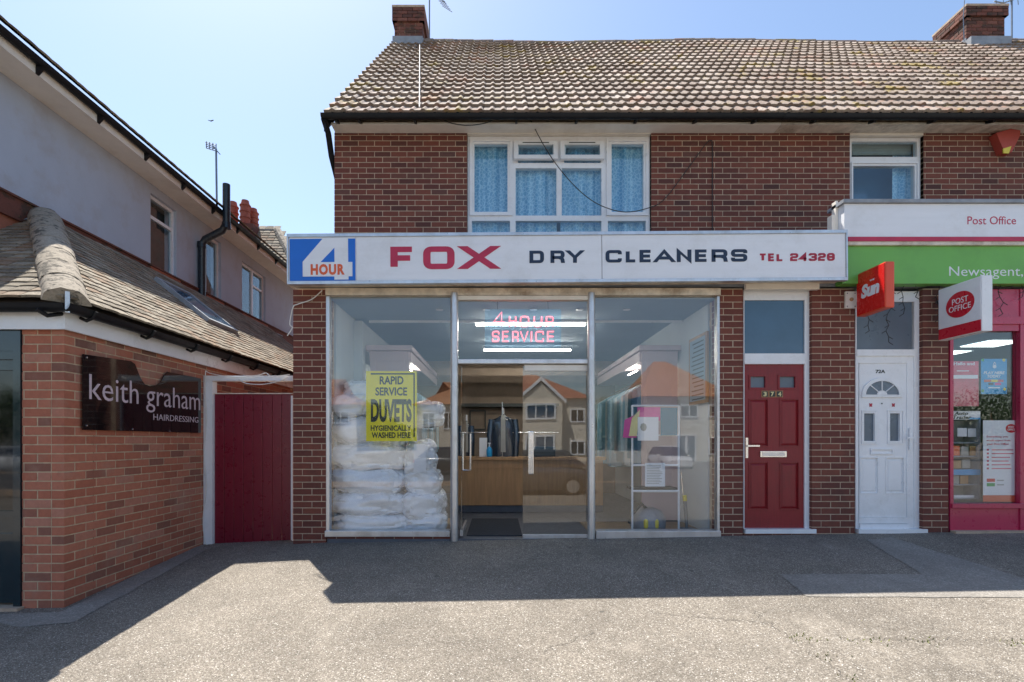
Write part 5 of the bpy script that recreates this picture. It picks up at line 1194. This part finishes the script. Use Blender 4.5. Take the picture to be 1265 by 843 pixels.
# ================================================================= gate
GYy = 6.08; gt = thing('side_gate', (X(312,GYy),GYy,gz(-3,6)), 'maroon boarded gate with white frame between the two buildings', 'gate')
gb = Z(673,GYy); gtop = Z(487,GYy)
box('post', 'white', X(252.5,GYy), X(263.5,GYy), GYy-.02, GYy+.08, gb-.05, Z(471,GYy), gt); box('post', 'white', X(359.3,GYy), X(361.6,GYy), GYy-.0, GYy+.06, gb, Z(489,GYy), gt)
box('top_rail', 'sign_white', X(252.5,GYy), X(362.5,GYy), GYy-.02, GYy+.08, Z(470.8,GYy), Z(464.5,GYy), gt)
bw = (X(359,GYy)-X(263.8,GYy))/8
for i in range(8):
    x0_ = X(263.8,GYy)+i*bw; box('board', 'maroon', x0_+.003, x0_+bw-.003, GYy+.02+random.uniform(0,.002), GYy+.045, gb, gtop, gt, bev=.003)
box('back_rail', 'maroon', X(264,GYy), X(359,GYy), GYy+.046, GYy+.08, gtop-.2, gtop-.08, gt); box('cap_strip', 'peel', X(262,GYy), X(361,GYy), GYy+.012, GYy+.06, gtop+.002, gtop+.014, gt)
box('threshold', 'wood', X(262,GYy), X(363,GYy), GYy+.0, GYy+.06, gb-.06, gb-.004, gt)
curve('gate_wire', cp([(254,458),(253.5,480),(255,520),(252,560),(255,600),(251,640),(253,668),(257,674)], 6.04), .006, 'wcable', 'white wire running down the left gate post')
curve('gate_wire', cp([(295,469),(305,474),(325,475),(345,471),(355,466)], 6.04), .006, 'wcable', 'white wire looping below the top rail of the gate')
curve('gate_wire', cp([(254,458),(262,462),(290,466),(318,464),(328,461),(336,465),(358,463)], 6.03), .005, 'wcable', 'white wire lying along the top rail of the gate')
curve('gate_wire', cp([(398,359),(385,370),(368,376),(362,380),(358,400),(361,405),(355,415)], 5.82), .006, 'wcable', 'loose white wire dangling from the left end of the sign')
# things beyond: roof of the next house with pots
bh = thing('house_behind', (-7,12.6,-.1), 'house with pale tiled hipped roof and red chimney pots beyond the grey wall', 'house')
by = 15.0; e0 = Z(345,by); rid = Z(284,by+1.6)
MB().prism([(-14,-.2),(X(372,by),-.2),(X(372,by),e0),(-14,e0)], 'y', by+.1, by+8).build('wall', 'render', bh)
s4 = MB(); pp = math.atan2(rid-e0, 1.7); nn = int(math.hypot(rid-e0, 1.7)/.16)
for r in range(nn+1):
    x = -10
    while x < X(374,by)-r*.16*math.cos(pp)*.9:
        m = Matrix.Translation((x, by+r*.16*math.cos(pp), e0+r*.16*math.sin(pp))) @ Matrix.Rotation(pp, 4, 'X') @ Matrix.Scale(1.5, 4); j = len(s4.v); s4.cur = random.random(); s4.v += [tuple(m @ Vector(p)) for p in ptm.v]
        for f in ptm.f: s4.face(tuple(j+q for q in f))
        x += .25
s4.build('roof_tiling', 'plain_tile', bh, kind='stuff', fix=False)
xh = X(374,by)
MB().quad((-10,by,e0-.03),(xh,by,e0-.03),(xh-1.5,by+1.7,rid-.03),(-10,by+1.7,rid-.03)).quad((xh,by,e0-.03),(xh,by+8,e0-.03),(xh-1.5,by+6,rid-.03),(xh-1.5,by+1.7,rid-.03)).quad((-10,by+1.7,rid-.03),(xh-1.5,by+1.7,rid-.03),(xh-1.5,by+6,rid-.03),(-10,by+6,rid-.03)).build('roof', 'plain_tile', bh)
MB().tube([(-10,by+1.7,rid),(xh-1.5,by+1.7,rid)], .07, 8).tube([(xh-1.5,by+1.7,rid),(xh,by,e0)], .13, 8).build('ridge', 'hip', bh)
Yc2 = 16.5
st2 = box('chimney', 'chim', X(279,Yc2), X(318,Yc2), Yc2-.3, Yc2+.4, 5, Z(281,Yc2), bh)
for px, dy in ((288,0),(303,-.1),(313,.25)):
    zt2 = Z(250 if px < 310 else 254,Yc2); cx = X(px,Yc2+dy); z0_ = Z(283,Yc2); pr = [(.15,0)]
    h_ = zt2-z0_
    for k in range(4): pr += [(.15,h_*(k+.4)/4.4),(.175,h_*(k+.45)/4.4),(.175,h_*(k+.6)/4.4),(.15,h_*(k+.65)/4.4)]
    pr += [(.12,h_*.93),(.11,h_)]; MB().lathe((cx,Yc2+dy,z0_), pr, 14).build('chimney_pot', 'pot', st2, smooth=True)
ta = thing('tv_aerial', (X(267,13),13,6.5), 'thin television aerial rising above the left house roof', 'aerial')
MB().tube([(X(268,13),13,Z(262,13)),(X(267,13),13,Z(184,13))], .025, 8).build('mast', 'aerial', ta)
for k in range(4): MB().tube(cp([(254+k*.3,176+k*2.4),(267+k*.3,180+k*2.4)], 13), .012, 5).build('element', 'aerial', ta)
for k in range(4): MB().tube(cp([(255+k*4,175+k),(255+k*4,183+k)], 13), .012, 5).build('element', 'aerial', ta)
MB().tube(cp([(264,182),(272,191)], 13), .012, 5).build('boom', 'aerial', ta)

# ================================================================= weeds and cracks on the forecourt
cr = MB()
def crack(p0, p1, n=60, w=.0026):
    a, b_ = Vector((*p0, 0)), Vector((*p1, 0)); prev = None; d = (b_-a).normalized(); s_ = Vector((-d.y, d.x, 0))
    for i in range(n+1):
        p = a.lerp(b_, i/n)+s_*(.05*noise.noise(Vector((i*.35, p0[0], 0)))+.01*random.uniform(-1,1)); ww_ = w*random.uniform(.3,1.3)
        q = (p-s_*ww_, p+s_*ww_)
        if prev: cr.quad(*[(v.x, v.y, gz(v.x, v.y)+.005+.004*noise.noise(Vector((v.x*.9, v.y*.9, 0)))) for v in (prev[0], q[0], q[1], prev[1])])
        prev = q
crack(G(800,757), G(955,770)); crack(G(930,755), G(1060,850), w=.0018); crack(G(665,808), G(735,782)); crack(G(1050,791), G(1265,790), w=.0018); crack(G(470,800), G(640,790), w=.0015)
cr.build('tarmac_cracks', 'dirt', kind='structure')
wd_ = MB()
for (px, py, n, sp_) in ((988,789,70,.06),(1075,791,40,.08),(1138,792,40,.08),(1255,795,40,.06),(1022,813,25,.07),(1050,838,25,.06)):
    cx, cy = G(px, py)
    for _ in range(n//2):
        a = random.uniform(0, 2*PI); x = cx+random.gauss(0, sp_); y = cy+random.gauss(0, sp_*.5); z_ = gz(x, y); h = random.uniform(.006, .022); dx, dy = math.cos(a)*.005, math.sin(a)*.005
        wd_.quad((x-dx,y-dy,z_), (x+dx,y+dy,z_), (x+random.uniform(-.01,.01), y+random.uniform(-.01,.01), z_+h))
wd_.build('forecourt_weeds', 'weed', kind='stuff', fix=False)

# ================================================================= across the road (seen reflected in the glass)
MY = 2*(F+.033)
def RX(px, T): return (px-VX)*T/FP
def RZf(py, T): return CZ+(VY-py)*T/FP
def opp_house(a, b_, eave, ridge, T, wall, roof, wins, label, gable=None, depth=8, hipn=(4,4), door=None):
    y = MY-T; h = thing('house', (RX((a+b_)/2,T),y,GY), label, 'house'); x0, x1 = RX(a,T), RX(b_,T); ze, zr = RZf(eave,T), RZf(ridge,T)
    box('wall', wall, x0, x1, y-depth, y, GY-.2, ze, h)
    hm = MB(); o = .35; yc = y-depth/2
    A = [(x0-o,y+o,ze),(x1+o,y+o,ze),(x1+o,y-depth-o,ze),(x0-o,y-depth-o,ze)]; R0, R1 = (x0+hipn[0],yc,zr), (x1-hipn[1],yc,zr)
    hm.quad(A[0],A[1],R1,R0); hm.quad(A[2],A[3],R0,R1); hm.quad(A[1],A[2],R1); hm.quad(A[3],A[0],R0); hm.quad(*A); hm.build('roof', roof, h)
    for (c_, d_, e_, f_) in wins:
        wo = frame('window', 'white', RX(c_,T), RX(d_,T), RZf(f_,T), RZf(e_,T), .1, y+.003, y+.08, h); box('pane', 'carglass', RX(c_,T)+.1, RX(d_,T)-.1, y+.01, y+.04, RZf(f_,T)+.1, RZf(e_,T)-.1, wo)
        xm = (RX(c_,T)+RX(d_,T))/2; box('mullion', 'white', xm-.04, xm+.04, y+.041, y+.07, RZf(f_,T)+.1, RZf(e_,T)-.1, wo)
    if gable:
        ga, gb_, gp, ge = gable; xa, xb, xm = RX(ga,T), RX(gb_,T), RX((ga+gb_)/2,T); zg, zp = RZf(ge,T), RZf(gp,T)
        MB().prism([(xa,GY),(xb,GY),(xb,zg),(xm,zp),(xa,zg)], 'y', y+.1, y+1.2).build('gable_bay', wall, h)
        for s_, (p, q_) in enumerate((((xa-.3,zg-.25),(xm,zp+.1)),((xm,zp+.1),(xb+.3,zg-.25)))): MB().prism([p, q_, (q_[0],q_[1]+.3), (p[0],p[1]+.3)], 'y', y+1.21, y+1.35).build('barge_board', 'white', h)
        for s_ in (0, 1):
            p, q_ = ((xa-.3,zg-.25),(xm,zp+.1)) if not s_ else ((xm,zp+.1),(xb+.3,zg-.25)); MB().quad((p[0],y+1.3,p[1]+.28),(q_[0],y+1.3,q_[1]+.28),(q_[0],y-3,q_[1]+.28),(p[0],y-3,p[1]+.28)).build('gable_roof', roof, h)
        for (e_, f_) in ((500,519),(538,566)):
            wo = frame('window', 'white', RX(ga+8,T), RX(gb_-8,T), RZf(f_,T), RZf(e_,T), .14, y+1.21, y+1.3, h); box('pane', 'bluefilm', RX(ga+8,T)+.14, RX(gb_-8,T)-.14, y+1.22, y+1.25, RZf(f_,T)+.14, RZf(e_,T)-.14, wo)
            for fr_ in (.33, .67): xm2 = RX(ga+8,T)+(RX(gb_-8,T)-RX(ga+8,T))*fr_; box('mullion', 'white', xm2-.05, xm2+.05, y+1.251, y+1.29, RZf(f_,T)+.14, RZf(e_,T)-.14, wo)
    if door:
        dw = frame('door', 'white', RX(door[0],T), RX(door[1],T), GY, RZf(537,T), .12, y+.003, y+.1, h); box('pane', 'frost', RX(door[0],T)+.12, RX(door[1],T)-.12, y+.01, y+.04, GY, RZf(537,T)-.12, dw); xm = (RX(door[0],T)+RX(door[1],T))/2; box('mullion', 'white', xm-.08, xm+.08, y+.041, y+.09, GY, RZf(537,T)-.12, dw)
    return h
opp_house(590, 727, 492, 455, 40, 'opp_wall', 'opp_roof2', [(704,722,505,523),(704,722,545,562),(600,625,505,523)], 'gabled house across the road reflected in the glass door', gable=(640,692,474,496))
opp_house(795, 905, 490, 437, 40, 'opp_wall', 'opp_roof', [(840,862,500,516),(875,895,500,516),(875,895,540,562)], 'orange roofed house across the road reflected in the right window', hipn=(2,4), door=(835,860))
opp_house(515, 570, 500, 465, 42, 'opp_wall', 'opp_roof', [(522,538,509,530),(547,560,509,530)], 'cream house across the road reflected in the left window', hipn=(4,2))
opp_house(350, 440, 500, 462, 42, 'opp_wall', 'opp_roof2', [(410,432,508,524),(370,390,508,524)], 'red roofed house across the road at the far left of the reflections')
opp_house(960, 1090, 492, 450, 42, 'opp_wall', 'opp_roof2', [(980,1000,505,525),(1040,1060,505,525)], 'house across the road opposite the two front doors')
for (a, b_) in ((727,800),(440,515)):
    y = MY-38; w_ = box('garden_wall', 'opp_wall', RX(a,38), RX(b_,38), y-.2, y, GY-.1, RZf(557,38)); tag(w_, 'low brick garden wall between houses across the road, %s one' % ('right' if a > 600 else 'left'), 'wall')
def tree(cx, cy, h, r, seed, label):
    t_ = thing('tree', (cx,cy,GY), label, 'tree', None); rnd = random.Random(seed)
    MB().tube([(cx,cy,GY-.1),(cx+.1,cy,GY+h*.35),(cx,cy,GY+h*.75)], [.18,.12,.05], 8).build('trunk', 'wood', t_, smooth=True)
    mb = MB(); cl_ = [(rnd.uniform(-1,1)*r*.6, rnd.uniform(-1,1)*r*.6, h*rnd.uniform(.4,.95), r*rnd.uniform(.25,.5)) for _ in range(22)]
    for (a, b2, c_, q_) in cl_:
        for _ in range(160):
            v = Vector((rnd.gauss(0,1), rnd.gauss(0,1), rnd.gauss(0,1))).normalized()*q_*rnd.uniform(.5,1); n = Vector((rnd.gauss(0,1), rnd.gauss(0,1), rnd.gauss(0,1))).normalized(); u = n.orthogonal().normalized()*.09; w = n.cross(u)
            p = Vector((cx+a, cy+b2, GY+c_))+v; mb.cur = rnd.random(); mb.quad(p-u, p+w*.7, p+u, p-w*.7)
    mb.build('crown', 'hedge', t_, fix=False)
tree(RX(760,44), MY-44, 5.2, 2.6, 3, 'rounded garden tree across the road reflected beside the hanging clothes')
tree(RX(785,42), MY-42, 4.0, 1.8, 5, 'smaller bushy tree by the orange roofed house across the road')
tree(RX(470,44), MY-44, 5.0, 2.4, 8, 'garden tree across the road reflected in the duvet window')
tree(RX(1225,40), MY-40, 5.5, 3.2, 11, 'spreading tree across the road reflected in the post office window')
tree(RX(1290,42), MY-42, 6.2, 3.2, 12, 'taller tree across the road at the far right of the reflections')
tree(RX(1160,44), MY-44, 4.6, 2.4, 13, 'low bushy tree beside the house opposite the front doors')
opp_house(90, 200, 500, 462, 44, 'opp_wall', 'opp_roof2', [(110,125,508,524)], 'red roofed house across the road seen in the teal door glass')
tree(-32, -24, 4.6, 2.6, 21, 'garden tree across the road reflected in the teal door')
tree(-38, -30, 5.4, 3.0, 22, 'larger garden tree across the road to the left')
rnd = random.Random(5); fm = MB()
for i in range(9000):
    x = rnd.uniform(-150, 150); h = 5.5+2.5*noise.noise(Vector((x*.05, 0, 0)))+1.2*noise.noise(Vector((x*.3, 3, 0))); z_ = GY+h*rnd.random()**.7; y = -75+rnd.uniform(-2, 2)
    n = Vector((rnd.gauss(0,1), rnd.gauss(0,1)+1, rnd.gauss(0,1))).normalized(); u = n.orthogonal().normalized()*.5; w = n.cross(u); p = Vector((x, y, z_)); fm.quad(p-u, p+w*.7, p+u, p-w*.7)
fm.build('distant_trees', 'hedge', kind='stuff', fix=False)
def car(cx, cy, yaw, paint, label):
    mw = Matrix.Translation((cx,cy,GY+.03)) @ Matrix.Rotation(yaw, 4, 'Z'); r = tag(link('parked_car', None, None, mw), label, 'car')
    st_ = [(-2.05,.62,.35,.62,.66),(-1.95,.78,.22,.72,.80),(-1.5,.86,.18,.80,.92),(-.9,.88,.18,.84,.97),(0,.89,.18,.85,.95),(.9,.88,.18,.84,.92),(1.45,.87,.18,.82,.90),(1.9,.8,.2,.74,.84),(2.08,.68,.32,.62,.66)]
    mb = MB()
    for (x, w, zb, zm, zt_) in st_:
        prof = [(-w*.9,zb),(-w,zb+.12),(-w,zm-.1),(-w*.94,zm+.04),(-w*.8,zt_),(0,zt_+.02),(w*.8,zt_),(w*.94,zm+.04),(w,zm-.1),(w,zb+.12),(w*.9,zb)]
        mb.v += [(x, y, z_) for y, z_ in prof]
    n = 11
    for k in range(len(st_)-1):
        for j in range(n): mb.face((k*n+j, k*n+(j+1)%n, (k+1)*n+(j+1)%n, (k+1)*n+j))
    mb.face(tuple(range(n))); mb.face(tuple(range(len(st_)*n-1, len(st_)*n-n-1, -1))); mb.build('body', paint, r, smooth=True, mw=mw)
    for nm_, mt, sc, dz in (('cabin_glass', 'carglass', 1.0, 0), ('roof', paint, .985, .0)):
        mb = MB(); lv = [(-1.75,.95,.74,.93),(-1.15,.55,.62,1.44),(1.0-.35,.0,.0,0)]
        base = [(-1.8,.93,.76),(1.25,.93,.78)]; top = [(-1.25,1.43,.60),(.35,1.45,.62)]
        if nm_ == 'cabin_glass':
            P = [(-1.8,-.76,.92),(1.25,-.78,.90),(1.25,.78,.90),(-1.8,.76,.92),(-1.2,-.6,1.42),(.4,-.62,1.43),(.4,.62,1.43),(-1.2,.6,1.42)]
        else: P = [(-1.28,-.63,1.40),(.45,-.65,1.40),(.45,.65,1.40),(-1.28,.63,1.40),(-1.1,-.5,1.47),(.25,-.52,1.48),(.25,.52,1.48),(-1.1,.5,1.47)]
        mb.v = P
        for f in ((0,3,2,1),(4,5,6,7),(0,1,5,4),(1,2,6,5),(2,3,7,6),(3,0,4,7)): mb.face(f)
        mb.build(nm_, mt, r, mw=mw)
    for sx in (-1.3, 1.3):
        for sy in (-1, 1):
            w_ = MB().lathe((sx, sy*.80, .31), [(.31,-.1),(.33,-.06),(.33,.06),(.31,.1)], 20, 'y').build('wheel', 'tyre', r, smooth=True, mw=mw); MB().lathe((sx, sy*.905, .31), [(.21,-.006),(.2,.006)], 16, 'y').build('rim', 'steel', w_, mw=mw)
    for sy in (-1, 1):
        box_ = MB().box(1.93,2.03,sy*.42,sy*.68,.55,.7).build('headlight', 'lightlens', r, mw=mw); MB().box(-2.03,-1.93,sy*.48,sy*.7,.6,.78).build('tail_light', 'taillens', r, mw=mw)
        MB().box(.75,.9,sy*.88,sy*1.0,.9,1.02).build('wing_mirror', paint, r, mw=mw)
    MB().box(2.0,2.075,-.35,.35,.38,.5).build('grille', 'ink', r, mw=mw); MB().box(2.076,2.085,-.26,.26,.4,.5).build('number_plate', 'paper', r, mw=mw)
    return r
car(RX(826,31), MY-31, PI/2, 'carwhite', 'white hatchback facing the shops, reflected in the right window')
car(1.1, -5.2, PI, 'cardark', 'dark grey hatchback parked side on, reflected in the glass door')
car(-27, -19.8, 0, 'carwhite', 'pale car parked along the far kerb, reflected in the teal door')
car(RX(560,27), MY-27, 0, 'cardark', 'dark car parked along the far kerb, reflected at the left')
